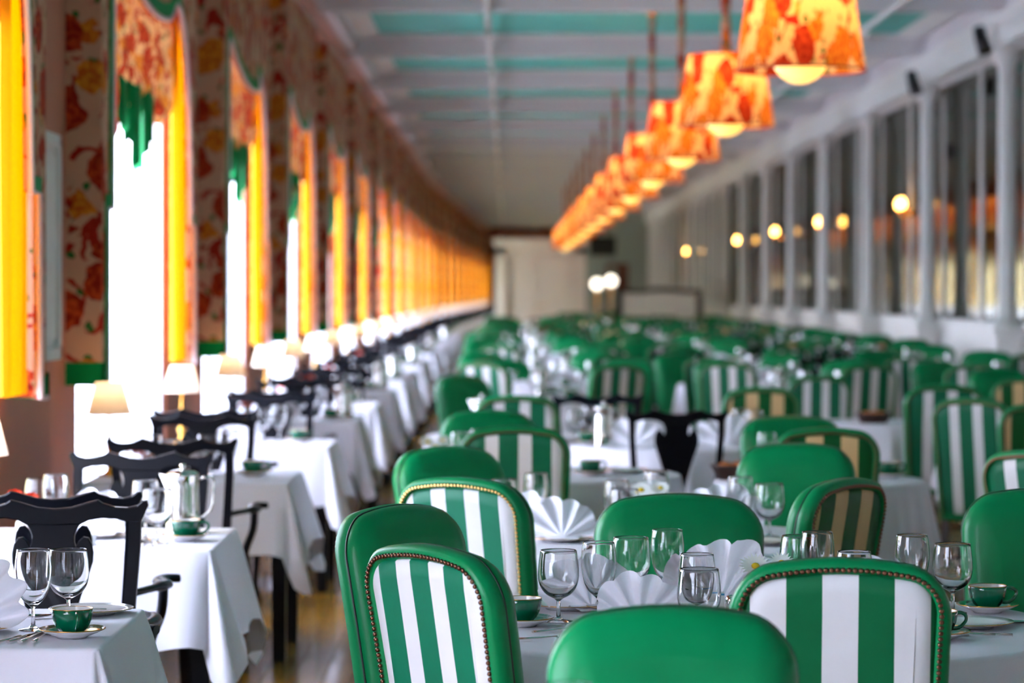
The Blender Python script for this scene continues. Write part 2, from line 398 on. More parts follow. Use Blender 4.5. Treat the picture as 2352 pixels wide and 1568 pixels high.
for i in range(len(colY)-1):
    y0, y1 = colY[i], colY[i+1]; n_ = 2 if y1-y0 > 4 else 1
    for k in range(n_):
        a0 = y0+(y1-y0)*k/n_; a1 = y0+(y1-y0)*(k+1)/n_
        m = MB(); m.box(RX-.004, a0+.05, 1.24, RX+.012, a1-.05, 3.90); mk('mirror', m, 'mirror', wall_right)
        m = MB(); m.box(RX-.03, a0-.05, 1.20, RX+.02, a0+.05, 3.92); mk('mirror_frame', m, 'white', wall_right)
        m = MB(); m.box(RX-.062, a0+.35, .3, RX-.05, a1-.35, 1.0); mk('dado_panel', m, 'white', wall_right)
m = MB(); m.box(WX-.2, YB-.2, 0, RX+.3, YB, 4.6); mk('wall_back', m, 'white', kind='structure')
m = MB(); m.box(WX-.2, YE, 0, RX+.3, YE+.2, 4.6); mk('wall_end', m, 'orange', kind='structure')
m = MB(); m.box(2.3, 96, 0, RX+.02, 96.2, 4.6); mk('wall_partition', m, P('grey_green_plaster', (158, 164, 152), .7), kind='structure')

# ================================================================== THE WINDOW DRESSINGS
def valance(a, b, i):
    L = b-a; FX = .16                       # local: x 0 wall .. FX front, y 0..L
    lo = [(0, 1.14), (.12, 1.14), (.125, 1.92), (.27, 1.92)]
    cur = [(.27, 1.92), (.28, 2.5), (.30, 3.0), (.36, 3.16), (.7, 3.08), (1.4, 2.97), (2.0, 2.95), (2.45, 2.99), (L-.95, 3.09), (L-.62, 2.95), (L-.42, 2.55), (L-.34, 1.92)]
    path = [Vector(p) for p in lo[:-1]]+crom(cur, 4)+[Vector((L-.17, 1.92)), Vector((L-.13, 1.14)), Vector((L, 1.14))]
    root = link('window_valance', None, None, (WX+bend(a), a, 0), cat='valance'); root.empty_display_size = .1
    out = [(p.x, p.y) for p in path]+[(L, 4.0), (0, 4.0)]
    f = MB(); n = len(out)
    f.add([(FX-.02, y, z) for y, z in out]+[(FX, y, z) for y, z in out], [tuple(range(n)), tuple(range(2*n-1, n-1, -1))]+[(k, (k+1) % n, n+(k+1) % n, n+k) for k in range(n)])
    mk('front_face', f, 'floral', root)
    for y0, y1 in ((-.02, 0), (L, L+.02)):
        r = MB(); zz = 1.14
        r.add([(0, y0, zz), (FX-.02, y0, zz), (FX, y0, zz+.03), (FX, y0, 4.0), (0, y0, 4.0), (0, y1, zz), (FX-.02, y1, zz), (FX, y1, zz+.03), (FX, y1, 4.0), (0, y1, 4.0)],
              [(0, 1, 2, 3, 4), (9, 8, 7, 6, 5)]+[(k, (k+1) % 5, 5+(k+1) % 5, 5+k) for k in range(5)])
        mk('side_return', r, 'floral', root)
        g_ = MB(); yy = (y0-.006, y0) if y0 < 0 else (y1, y1+.006)
        g_.box(0, yy[0], zz-.005, FX+.012, yy[1], zz+.095); g_.box(FX, yy[0], zz, FX+.012, y1 if y0 < 0 else yy[1], zz+.095); mk('side_band', g_, 'greenband', root)
    # green band that follows the lower edge of the front
    bd = MB(); pts = [Vector((0, 1.14))]+path[1:-1]+[Vector((L, 1.14))]; W_ = .085; inner = []
    for k, p in enumerate(pts):
        a_ = pts[k-1] if k else p; b_ = pts[k+1] if k < len(pts)-1 else p
        d1 = (p-a_).normalized() if (p-a_).length > 1e-6 else None; d2 = (b_-p).normalized() if (b_-p).length > 1e-6 else None
        ns = [Vector((-d.y, d.x)) for d in (d1, d2) if d is not None]
        nn = sum(ns, Vector((0, 0))); nn = nn.normalized() if nn.length > 1e-6 else ns[0]
        w_ = W_ if 2.9 > p.y or True else W_
        q = p+nn*w_; q.x = min(max(q.x, 0.0), L); inner.append(q)
    R = [[(FX+.001, p.x, p.y), (FX+.008, p.x, p.y), (FX+.008, q.x, q.y), (FX+.001, q.x, q.y)] for p, q in zip(pts, inner)]
    bd.loft(R, True, True, True, 0, False); mk('green_band', bd, 'greenband', root)
    rp = MB(); rp.tube([(FX+.006, p.x, p.y) for p in path], .013, 6); mk('rope_trim', rp, 'rope', root)
    # gathered swag behind the front, hanging in ruched folds
    sw = MB(); nu, nv = 60, 26; rr = random.Random(i)
    ph = [rr.uniform(0, 6) for _ in range(6)]
    y0, y1 = .24, L-.46
    rings = []
    for u in range(nu+1):
        t_ = u/nu; Y = y0+(y1-y0)*t_
        zb = 2.30+.30*t_**1.5+.05*math.sin(t_*9+ph[0])-.10*math.exp(-((t_-.12)/.1)**2)
        zt = 3.42
        row = []
        for v in range(nv+1):
            s_ = v/nv; z = zt+(zb-zt)*s_
            fold = .028*math.sin(t_*44+2.2*math.sin(s_*5+ph[1])+ph[2])*(.5+s_)+.022*math.sin(t_*17+s_*7+ph[3])*s_+.030*math.sin(s_*26+math.sin(t_*12+ph[4])*2)*s_**2
            puff = .05*math.sin(PI*min(1, s_*1.0))**.8+(.03 if s_ > .8 else 0)*math.sin((s_-.8)*PI*5)
            row.append((.045+puff*.8+fold*.8, Y, z+.02*math.sin(t_*40+ph[5])*s_))
        rings.append(row)
    sw.loft(rings, False, False, False)
    swo = mk('swag', sw, 'floral_swag', root)
    # green rosette tail at the swag's lower corner
    tl = MB()
    for k in range(7):
        yc = 1.02+.17*k; zb = 2.34-.20*math.exp(-((k-3.6)/1.6)**2)
        tl.loft([[(.10+.03*math.sin(k*2+q), yc-.10+.20*q/5*(1-.3*s_), 2.56+(zb-2.56)*s_+.02*math.cos(q*2+k)) for q in range(6)] for s_ in (0, .3, .6, .85, 1)], False, False, False)
    mk('green_tail', tl, 'greenband', root)
    return root
for i, (a, b) in enumerate(bays):
    r = valance(a, b, i)
    k = i-5
    ORD = ['', '', '', '', '', 'seventh', 'eighth', 'ninth', 'tenth', 'eleventh', 'twelfth', 'thirteenth']; nm = {-1: 'nearest', 0: 'second', 1: 'third', 2: 'fourth', 3: 'fifth', 4: 'sixth'}.get(k)
    if k < -1: r['label'] = 'floral window valance above the windows behind the photographer'; r['group'] = 'window valances behind the photographer'
    elif nm: r['label'] = 'floral window valance, green banded, with orange swag, %s along the window wall' % nm if k > -1 else 'floral window valance with green band, cut by the left edge'
    else: r['label'] = 'floral window valance, %s' % ('%s along the window wall' % ORD[k] if k < 12 else 'far down the row of windows'); r['group'] = 'window valances far down the row'
    # yellow curtain at the far side, thin one at the near side
    for side in (0, 1):
        ya, yb = ((b-a-.56, b-a-.10) if a < 36 else (b-a-1.0, b-a-.10)) if side == 0 else (.02, .22)
        m = MB(); rows = []
        nu = 40 if side == 0 else 12
        for u in range(nu+1):
            t_ = u/nu; Y = ya+(yb-ya)*t_
            rows.append([((.095 if a < 36 or side else .185)+.028*math.sin(t_*nu*.62+.3*math.sin(z*2))*(1-.3*(z > 3)), Y, z) for z in ((1.16, 1.6, 2.2, 2.8, 3.4, 3.9) if a < 36 or side else (1.16, 1.6, 2.2, 2.6, 2.9, 3.1))])
        m.loft(rows, False, False, False)
        dl = mk('curtain', m, 'yellow', loc=(WX+bend(a), a, 0), cat='curtain')
        wh = 'far' if side == 0 else 'near'
        if nm: dl['label'] = 'yellow pleated curtain on the %s side of the %s window from the left edge' % (wh, nm)
        else: dl['label'] = 'yellow curtain at the %s side of a distant window' % wh; dl['group'] = 'yellow curtains %s side, distant windows' % wh
        if k < -1: dl['label'] = 'yellow curtain on the %s side of a window behind the photographer' % wh; dl['group'] = 'curtains behind the photographer '+wh
for i, (a, b) in enumerate(bays):
    k = i-5
    if a > 52 or k == -1:
        m = MB(); rows = []; y0, y1 = (.3, b-a-.12) if k > 0 else (b-a-1.3, b-a-.5)
        for u in range(61): rows.append([(.03+.012*math.sin(u*1.3), y0+(y1-y0)*u/60, z) for z in (1.16 if k > 0 else .6, 2.2, 3.5)])
        m.loft(rows, False, False, False)
        mk('sheer_curtain', m, 'sheer', loc=(WX+bend(a), a, 0), cat='curtain', label='cream sheer curtain at the left edge beside the yellow one' if k < 0 else 'cream sheer curtain across a far window', group=None if k < 0 else 'sheer curtains on the far windows')
# white framed panel on the wall between the first two windows
m = MB(); m.box(0, 0, 0, .02, .44, .95); m.box(.02, 0, 0, .045, .05, .95); m.box(.02, .39, 0, .045, .44, .95); m.box(.02, 0, 0, .045, .44, .05); m.box(.02, 0, .9, .045, .44, .95)
m.box(.02, .09, .09, .035, .35, .86)
mk('wall_panel', m, 'white', loc=(WX, 11.36, 1.26), label='tall white framed panel on the salmon wall between the first two windows', cat='wall panel')

# ================================================================== PENDANT LAMPS
m = MB(); n = 96; rings = []
for s_ in (0, .02, .5, .98, 1):
    r = .338+(.262-.338)*s_; rings.append([((r+.004*math.sin(i*PI*.75))*math.cos(2*PI*i/n), (r+.004*math.sin(i*PI*.75))*math.sin(2*PI*i/n), .50*s_) for i in range(n)])
m.loft(rings, False, False)
shade_m = m.data('shade', ['floral_lamp'])
m = MB(); m.tube([(.340*math.cos(2*PI*i/48), .340*math.sin(2*PI*i/48), 0) for i in range(48)], .006, 6, True)
m2 = MB(); m2.tube([(.264*math.cos(2*PI*i/48), .264*math.sin(2*PI*i/48), .5) for i in range(48)], .006, 6, True)
M['braid'] = P('red_braid', (170, 60, 30), .7); rim_m = m.data('braid', ['braid']); rim2_m = m2.data('braid', ['braid'])
m = MB(); prof = [(.0, -.07)]+[(.15*math.cos(a), .08+.15*math.sin(a)) for a in [(-PI/2+PI*k/14) for k in range(1, 14)]]+[(0, .23)]
m.lathe(prof, 28); globe_m = m.data('globe', ['bulb'])
m = MB(); prof = [(.032+.006*math.sin(k*1.9), .50+k*(1.29/26)) for k in range(27)]; m.lathe(prof, 12); m.box(-.26, -.006, .49, .26, .006, .50); m.box(-.006, -.26, .49, .006, .26, .50)
rod_m = m.data('fabric_sleeve', ['floral'])
m = MB(); m.lathe([(.0, 1.74), (.03, 1.74), (.05, 1.76), (.075, 1.78), (.085, 1.79), (0, 1.79)], 20); can_m = m.data('ceiling_rose', ['brass'])
proto('pendant', 'pendant_lamp', [('shade', shade_m, [('braid', rim_m, []), ('braid', rim2_m, [])]), ('globe', globe_m, []), ('fabric_sleeve', rod_m, []), ('ceiling_rose', can_m, [])], 'lamp')
ordn = ['nearest', 'second', 'third', 'fourth', 'fifth', 'sixth', 'seventh', 'eighth', 'ninth', 'tenth', 'eleventh', 'twelfth', 'thirteenth', 'fourteenth']
for k in range(13):
    Y = 14.48+4.93*k; X = 1.53
    lab = 'floral drum pendant lamp with glowing globe, %s in the hanging row' % ordn[k]
    if k == 0: lab = 'largest floral drum pendant lamp, cut by the top edge, nearest in the row'
    put('pendant', (X, Y, 2.70), 0.4*k, lab, 'floral pendant lamps in a row')
    ld = bpy.data.lights.new('pendant_light', 'POINT'); ld.energy = 10; ld.color = (1, .62, .28); ld.shadow_soft_size = .06
    lo = bpy.data.objects.new('pendant_light', ld); lo.location = (X, Y, 2.70+.36); COL.objects.link(lo)

# ================================================================== CHAIRS
def lean(x, y, z): return (x, y-max(0, z-.42)*.13-max(0, z-.42)**2*.06, z)
def outl(ins, y, tw=.225, bw=.205, z0=.38):
    rc = .085; pts = []
    zc = .975-rc; ra = max(.006, rc-ins)
    for k in range(6):                       # left side upward
        t_ = k/6; pts.append((-(bw+(tw-bw)*t_-ins), z0+ins+(zc-z0-ins)*t_))
    for k in range(9):
        a_ = PI-PI/2*k/8; pts.append((-(tw-rc)+ra*math.cos(a_), zc+ra*math.sin(a_)))
    for k in range(1, 8): pts.append((-(tw-rc)+2*(tw-rc)*k/8, zc+ra))
    for k in range(9):
        a_ = PI/2-PI/2*k/8; pts.append(((tw-rc)+ra*math.cos(a_), zc+ra*math.sin(a_)))
    for k in range(5, -1, -1):
        t_ = k/6; pts.append(((bw+(tw-bw)*t_-ins), z0+ins+(zc-z0-ins)*t_))
    for k in range(1, 6): pts.append(((bw-ins)*(1-2*k/6), z0+ins))
    return [lean(x, y, z+.034*(1-(x/tw)**2)*max(0, min(1, (z-.7)/.2))) for x, z in pts]
def green_chair(tag, stripe_mat, nail, nails_single):
    b = MB(); prof = [(.034, -.020), (.028, -.033), (.014, -.037), (.003, -.028), (-.001, -.010), (0, .006), (.003, .010), (.001, .014), (.004, .030), (.016, .046), (.045, .056), (.10, .062)]
    b.loft([outl(i_, y_) for i_, y_ in prof], False, True); back = b.data('backrest', ['leather'])
    p = MB(); p.tube([v for v in outl(.0015, .0085)], .0028, 6, True); pipe = p.data('piping', ['piping'])
    s = MB(); s.loft([outl(.032, -.026), outl(.036, -.031), outl(.07, -.034)], False, True); panel = s.data('striped_panel', [stripe_mat])
    o = outl(.022, -.0375); path = [Vector(v) for v in o[:37]]; pos = []; acc = 0; step = .0118
    for k in range(len(path)-1):
        a_, c_ = path[k], path[k+1]; d = (c_-a_).length
        while acc <= d: pos.append(a_+(c_-a_)*(acc/d)); acc += step
        acc -= d
    def dome(mb, c=(0, 0, 0)):
        n = 8; R = [[(c[0]+r*math.cos(2*PI*i/n), c[1]-h, c[2]+r*math.sin(2*PI*i/n)) for i in range(n)] for r, h in ((.0056, 0), (.005, .0028), (.003, .0048))]
        mb.loft(R, False, True)
    if nails_single:
        dm = MB(); dome(dm); dmd = dm.data('nail', [nail]); nl = [('nail', dmd, [], {'loc': tuple(q)}) for q in pos]
    else:
        dm = MB()
        for q in pos: dome(dm, q)
        nl = [('nailhead_trim', dm.data('nailhead_trim', [nail]), [], {'kind': 'stuff'})]
    st = MB(); R = []
    for ins, z in ((.02, .365), (.0, .372), (0, .42), (-.004, .455), (.006, .482), (.03, .497), (.08, .505)):
        ring = []
        for k in range(40):
            a_ = 2*PI*k/40; ca, sa = math.cos(a_), math.sin(a_)
            ring.append(((.235-ins)*math.copysign(abs(ca)**.35, ca), .27+(.215-ins)*math.copysign(abs(sa)**.35, sa), z))
        R.append(ring)
    st.loft(R); seat = st.data('seat', ['leather'])
    legs = []
    for sx in (-1, 1):
        l = MB(); l.taper(sx*.19, .44, 0, .38, .014, .022); legs.append(('leg', l.data('leg', ['darkwood']), []))
        l = MB(); l.taper(sx*.185, .03, 0, .42, .014, .022, 0, 0, -.06); legs.append(('leg', l.data('leg', ['darkwood']), []))
    x = MB(); x.box(-.19, .2, .15, .19, .222, .175)
    for sx in (-1, 1): x.box(sx*.188-.01, .0, .15, sx*.188+.01, .44, .175)
    proto(tag, 'upholstered_chair', [('backrest', back, [('piping', pipe, [])]), ('striped_panel', panel, nl), ('seat', seat, [])]+legs+[('stretcher', x.data('stretcher', ['darkwood']), [])], 'chair')
green_chair('gc_hero', 'stripe', 'nail', True)
green_chair('gc_wide', 'stripe_wide', 'nail', True)
green_chair('gc', 'stripe_mid', 'nail', False)
green_chair('gc_gold', 'stripe', 'nail_gold', False)
green_chair('gt', 'stripe_tan', 'nail', False)
def merged(key, newkey):
    """The same recipe melted into one mesh, for copies too far away to show their parts."""
    name, parts, cat = PROTO[key]; mb = MB(); mats = []
    def walk(lst, off=(0, 0, 0)):
        for it in lst:
            me = it[1]; o2 = it[3].get('loc', (0, 0, 0)) if len(it) > 3 and it[3] else (0, 0, 0)
            base = len(mb.v); mb.v += [tuple(a+b for a, b in zip(v.co, o2)) for v in me.vertices]
            idx = []
            for m_ in me.materials:
                if m_ not in mats: mats.append(m_)
                idx.append(mats.index(m_))
            for p in me.polygons: mb.f.append(tuple(base+q for q in p.vertices)); mb.m.append(idx[p.material_index]); mb.s.append(p.use_smooth)
            walk(it[2])
    walk(parts); me = bpy.data.meshes.new(name); me.from_pydata(mb.v, [], mb.f)
    for m_ in mats: me.materials.append(m_)
    me.polygons.foreach_set('material_index', mb.m); me.polygons.foreach_set('use_smooth', mb.s); me.update()
    proto(newkey, name, me, cat)
merged('gc', 'gc_far'); merged('gt', 'gt_far')

def black_chair(tag, arms):
    def bl(x, y, z): return (x, y-max(0, z-.44)*.10-max(0, z-.44)**2*.12, z)
    half = [(0, .957), (.045, .961), (.09, .974), (.118, .981), (.132, .972), (.165, .962), (.20, .960), (.225, .966), (.240, .978), (.252, .979), (.256, .966), (.247, .945), (.236, .920)]
    low = [(.205, .920), (.17, .930), (.13, .932), (.095, .926), (.073, .915), (.0, .913)]
    top = half+low
    out = [(x, z) for x, z in top]+[(-x, z) for x, z in reversed(top[1:-1])]
    out = list(reversed(out))
    cr = MB(); cr.prism(out, -.014, .014, .004, 0, bl); crest = cr.data('crest_rail', ['black'])
    parts = [('crest_rail', crest, [])]
    for sx in (-1, 1):
        m = MB(); R = []
        for z, x, hw in ((.925, .2215, .0165), (.85, .221, .016), (.75, .214, .016), (.62, .205, .017), (.50, .20, .018), (.40, .20, .019)):
            c = bl(sx*x, 0, z); R.append([(c[0]+dx*hw, c[1]+dy*.013, c[2]) for dx, dy in ((-1, -1), (1, -1), (1, 1), (-1, 1))])
        m.loft(R, True, True, True, 0, False); parts.append(('stile', m.data('stile', ['black']), []))
    h = [(.074, .918), (.064, .903), (.058, .885), (.058, .868), (.062, .856), (.070, .872), (.082, .882), (.096, .879), (.106, .862), (.110, .84), (.109, .815), (.100, .785), (.086, .745), (.072, .70), (.058, .65), (.047, .60), (.042, .54), (.044, .48), (.055, .455)]
    so = [(x, z) for x, z in h]+[(-x, z) for x, z in reversed(h)]
    m = MB(); m.prism(list(reversed(so)), -.010, .010, .003, 0, bl); parts.append(('splat', m.data('splat', ['black']), []))
    m = MB(); m.prism([(-.22, .40), (.22, .40), (.22, .455), (-.22, .455)], -.02, .02, .004); 
    m.box(-.235, .42, .385, .235, .45, .445); m.box(-.235, 0, .385, -.21, .44, .445); m.box(.21, 0, .385, .235, .44, .445); parts.append(('seat_frame', m.data('seat_frame', ['black']), []))
    st = MB(); R = []
    for ins, z in ((.0, .44), (0, .462), (.012, .476), (.05, .486)):
        R.append([((.215-ins)*math.copysign(abs(math.cos(a_))**.3, math.cos(a_)), .225+(.205-ins)*math.copysign(abs(math.sin(a_))**.3, math.sin(a_)), z) for a_ in [2*PI*k/36 for k in range(36)]])
    st.loft(R); parts.append(('seat', st.data('seat', ['seat']), []))
    for sx in (-1, 1):
        m = MB(); m.tube([(sx*.215, .425, .44), (sx*.225, .44, .36), (sx*.222, .435, .22), (sx*.215, .43, .08), (sx*.22, .445, .03), (sx*.22, .45, 0)], [.026, .030, .020, .015, .022, .026], 8); parts.append(('leg', m.data('leg', ['black']), []))
        m = MB(); m.taper(sx*.20, 0, 0, .45, .016, .019, 0, 0, -.07); parts.append(('leg', m.data('leg', ['black']), []))
    if arms:
        for sx in (-1, 1):
            m = MB(); pth = crom([bl(sx*.215, .0, .68), (sx*.245, .03, .683), (sx*.285, .12, .685), (sx*.298, .20, .683), (sx*.285, .265, .680), (sx*.272, .315, .682), (sx*.285, .365, .684), (sx*.325, .385, .682)], 4)
            m.tube(pth, [.017]*8+[.024]*12+[.021]*(len(pth)-20), 10, flat=.62)
            ar = m.data('arm', ['black'])
            m = MB(); m.tube(crom([(sx*.292, .20, .672), (sx*.285, .21, .60), (sx*.255, .22, .52), (sx*.238, .22, .42)], 4), .015, 8)
            parts.append(('arm', ar, [('arm_post', m.data('arm_post', ['black']), [])]))
    proto(tag, 'queen_anne_armchair' if arms else 'queen_anne_chair', parts, 'chair')
black_chair('bc', True); black_chair('bs', False); merged('bc', 'bc_far')
placed = []
def chair(key, X, Y, face, label, group=None, sz=1.0, sw=1.0, seatref=False):
    """X, Y: where the middle of the back's top stands; face: unit direction the sitter looks."""
    fx, fy = face; l = math.hypot(fx, fy); fx /= l; fy /= l
    off = .095 if key[0] == 'g' else .085
    placed.append((X, Y))
    return put(key, (X+fx*off, Y+fy*off, 0), math.atan2(fy, fx)-PI/2, label, group, (sw, 1, sz))

# ================================================================== TABLES AND CLOTHS
TZ = .75
def cloth_mesh(edge, drop, nfold, seed, amp=.018, flare=.05, cornerf=None):
    """edge: list of (x, y, nx, ny); drop: list of lengths"""
    rr = random.Random(seed); n = len(edge); ph = [rr.uniform(0, 6) for _ in range(5)]
    rings = []
    for s_ in (.0, .5, .9): rings.append([(x*s_, y*s_, TZ) for x, y, _, _ in edge])
    for q in (0, 1, 2, 3):
        a_ = PI/2*q/3; rings.append([(x+nx*(.012*math.sin(a_)-.012), y+ny*(.012*math.sin(a_)-.012), TZ-.012*(1-math.cos(a_))) for x, y, nx, ny in edge])
    K = 8
    for k in range(1, K+1):
        s_ = k/K; ring = []
        for i, (x, y, nx, ny) in enumerate(edge):
            u = i/n*2*PI; d = drop[i]; cf = cornerf[i] if cornerf else 0
            fo = (amp*math.sin(nfold*u+ph[0]+.6*math.sin(3*u+ph[1]))+amp*.5*math.sin(nfold*2.3*u+ph[2]))*s_
            fo += cf*.06*math.sin(i*1.05+ph[3])*s_
            o = .004+flare*s_*(1+1.2*cf)+fo
            tx, ty = -ny, nx; sh = amp*.7*math.cos(nfold*u+ph[4])*s_
            ring.append((x+nx*o+tx*sh, y+ny*o+ty*sh, TZ-.012-(d-.012)*s_*(1-.03*abs(fo)/.02)))
        rings.append(ring)
    mb = MB(); mb.loft(rings[1:], True, False, True)
    return mb.data('tablecloth', ['cloth'])
def rect_cloth(wx, wy, a, seed):
    r = .02; E = []; D = []; C = []
    def side(x0, y0, x1, y1, nx, ny, k):
        for i in range(k):
            t_ = i/k; E.append((x0+(x1-x0)*t_, y0+(y1-y0)*t_, nx, ny)); D.append(a+.012*math.sin(t_*9+seed)); C.append(.35*max(0, 1-min(t_, 1-t_)*7))
    def corner(cx, cy, a0):
        for i in range(11):
            p = i/10; an = a0+PI/2*p; E.append((cx+r*math.cos(an), cy+r*math.sin(an), math.cos(an), math.sin(an))); s2 = math.sin(PI*p); D.append(a*(1+.55*s2**.9)); C.append(.35+.65*s2)
    hx, hy = wx/2, wy/2
    side(hx, -hy+r, hx, hy-r, 1, 0, 16); corner(hx-r, hy-r, 0); side(hx-r, hy, -hx+r, hy, 0, 1, 18); corner(-hx+r, hy-r, PI/2)
    side(-hx, hy-r, -hx, -hy+r, -1, 0, 16); corner(-hx+r, -hy+r, PI); side(-hx+r, -hy, hx-r, -hy, 0, -1, 18); corner(hx-r, -hy+r, 1.5*PI)
    return cloth_mesh(E, D, 9, seed, .010, .045, C)
def round_cloth(r, h, seed, rot=0):
    n = 144; E = []; D = []; C = []
    for i in range(n):
        a_ = 2*PI*i/n; c_ = max(abs(math.cos(a_+rot)), abs(math.sin(a_+rot))); E.append((r*math.cos(a_), r*math.sin(a_), math.cos(a_), math.sin(a_))); D.append(min(.44, h/c_-r)); C.append(.5*(1/c_-1)/.41)
    return cloth_mesh(E, D, 16, seed, .022, .035, C)
def rect_table_parts():
    tp = MB(); tp.box(-.428, -.388, .71, .428, .388, .745); parts = [('table_top', tp.data('table_top', ['darkwood']), [])]
    for sx in (-1, 1):
        for sy in (-1, 1):
            l = MB(); l.taper(sx*.39, sy*.33, 0, .71, .027, .033); parts.append(('leg', l.data('leg', ['black']), []))
    ap = MB(); ap.box(-.39, -.34, .63, .39, -.32, .71); ap.box(-.39, .32, .63, .39, .34, .71); parts.append(('apron', ap.data('apron', ['black']), []))
    return parts
proto('rt', 'window_table', rect_table_parts(), 'table')
def round_table_proto(key, r):
    tp = MB(); tp.lathe([(0, .715), (r-.02, .715), (r-.012, .73), (r-.02, .745), (0, .745)], 40)
    ped = MB(); ped.lathe([(.05, .715), (.05, .60), (.035, .5), (.06, .3), (.065, .2), (.04, .12), (0, .1)], 16)
    parts = [('table_top', tp.data('table_top', ['darkwood']), []), ('pedestal', ped.data('pedestal', ['darkwood']), [])]
    for k in range(4):
        a_ = PI/4+k*PI/2; f = MB(); f.tube([(.03*math.cos(a_), .03*math.sin(a_), .16), (.2*math.cos(a_), .2*math.sin(a_), .10), (.34*math.cos(a_), .34*math.sin(a_), .03), (.37*math.cos(a_), .37*math.sin(a_), .02)], [.035, .03, .025, .02], 8)
        parts.append(('foot', f.data('foot', ['darkwood']), []))
    proto(key, 'round_table', parts, 'table')
for r in (.45, .60, .68, .74): round_table_proto('r%d' % round(r*100), r)
rect_cl = [rect_cloth(.87, .79, .31, s_) for s_ in (1, 2, 3, 4)]
round_cl = {}
for r in (.45, .60, .68, .74): round_cl[r] = [round_cloth(r, r+.27, 10+s_, s_*.4) for s_ in range(3)]

# ================================================================== THINGS ON THE TABLES
tall_p = [(0, 0), (.034, 0), (.0345, .002), (.012, .006), (.0055, .012), (.0042, .03), (.0045, .052), (.012, .060), (.026, .073), (.037, .096), (.0425, .125), (.0432, .148), (.041, .172), (.0385, .190)]
tall_i = [(.0378, .1905), (.0375, .189), (.040, .172), (.0422, .148), (.0413, .125), (.0355, .098), (.0235, .077), (.010, .067), (0, .0655)]
ball_p = [(0, 0), (.035, 0), (.0355, .002), (.012, .006), (.0055, .012), (.0045, .03), (.0048, .050), (.012, .056), (.030, .066), (.0435, .083), (.0492, .104), (.0497, .122), (.0475, .148), (.0442, .172)]
ball_i = [(.0436, .1725), (.0432, .171), (.0465, .148), (.0487, .122), (.0480, .104), (.042, .086), (.0275, .0705), (.010, .0635), (0, .062)]
def glassmesh(p, i_, n, mat, smooth=True):
    P2 = [(v.x, v.y) for v in crom([Vector(q) for q in p[6:]], 3)]; I2 = [(max(0, v.x), v.y) for v in crom([Vector(q) for q in i_], 3)]
    m = MB(); m.lathe(p[:6]+P2+I2, n); return m.data('wine_glass', [mat])
proto('tall', 'wine_glass', glassmesh(tall_p, tall_i, 40, 'glass'), 'wine glass')
proto('ball', 'wine_goblet', glassmesh(ball_p, ball_i, 40, 'glass'), 'wine glass')
def far_glass(p, name):
    m = MB(); m.lathe(p, 14); return m.data(name, ['thinglass'])
proto('tall_far', 'wine_glass', far_glass(tall_p, 'wine_glass'), 'wine glass')
proto('ball_far', 'wine_goblet', far_glass(ball_p, 'wine_goblet'), 'wine glass')
# coffee cup: bowl, gilt rim, handle
m = MB(); prof = [(0, .003), (.024, .0), (.026, .004), (.036, .014), (.044, .030), (.0475, .048), (.048, .058), (.0465, .0585), (.0455, .056), (.042, .030), (.033, .013), (0, .010)]
m.lathe(prof, 36, mis=[0, 0, 0, 0, 0, 0, 1, 1, 1, 1, 1]); bowl = m.data('bowl', ['gchina', 'china'])
m = MB(); m.tube([(.0474*math.cos(2*PI*i/36), .0474*math.sin(2*PI*i/36), .0582) for i in range(36)], .0011, 6, True); rimm = m.data('gilt_rim', ['gold'])
m = MB(); m.tube(crom([(.044, 0, .049), (.058, 0, .052), (.072, 0, .046), (.074, 0, .034), (.064, 0, .022), (.052, 0, .016), (.038, 0, .016)], 4), .0045, 8, flat=.8, up=(0, 1, 0)); hdl = m.data('handle', ['gchina'])
proto('cup', 'coffee_cup', [('bowl', bowl, [('gilt_rim', rimm, [])]), ('handle', hdl, [])], 'cup')
merged('cup', 'cup_far')
m = MB(); prof = [(0, .004), (.03, .002), (.034, 0), (.038, .004), (.060, .012), (.0765, .020), (.0775, .0215), (.0765, .0225), (.058, .0155), (.038, .009), (0, .0085)]
m.lathe(prof, 40, mis=[0, 0, 0, 0, 0, 2, 2, 1, 1, 1]); proto('saucer', 'saucer', m.data('saucer', ['china', 'gchina', 'gold']), 'saucer')
m = MB(); prof = [(0, .003), (.055, .003), (.058, 0), (.062, .004), (.085, .010), (.104, .014), (.105, .015), (.104, .0162), (.082, .0125), (.060, .007), (0, .006)]
m.lathe(prof, 44, mis=[0, 0, 0, 0, 0, 1, 1, 0, 0, 0]); proto('plate', 'dinner_plate', m.data('dinner_plate', ['china', 'gold']), 'plate')
# steel carafe
m = MB(); prof = [(0, 0), (.056, 0), (.058, .003), (.058, .012), (.055, .016), (.0545, .08), (.0525, .15), (.051, .185), (.053, .190), (.053, .197), (.051, .199), (.040, .206), (.012, .211), (0, .212)]
m.lathe(prof, 36); body = m.data('body', ['steel'])
m = MB(); m.tube([(.050, 0, .178), (.070, 0, .186), (.096, 0, .184), (.102, 0, .172), (.098, 0, .10), (.090, 0, .075), (.066, 0, .055), (.052, 0, .055)], .0048, 8, up=(0, 1, 0)); hd = m.data('handle', ['steel'])
m = MB(); m.add([(-.046, -.022, .13), (-.046, .022, .13), (-.050, .0, .12), (-.046, -.024, .192), (-.046, .024, .192), (-.078, 0, .197)], [(0, 3, 5, 2), (1, 2, 5, 4), (3, 4, 5)], smooth=False); sp = m.data('spout', ['steel'])
m = MB(); m.lathe([(.01, .210), (.008, .216), (.012, .222), (.010, .228), (0, .230)], 14); kn = m.data('lid_knob', ['steel'])
proto('carafe', 'steel_carafe', [('body', body, [('lid_knob', kn, [])]), ('handle', hd, []), ('spout', sp, [])], 'coffee pot'); merged('carafe', 'carafe_far')
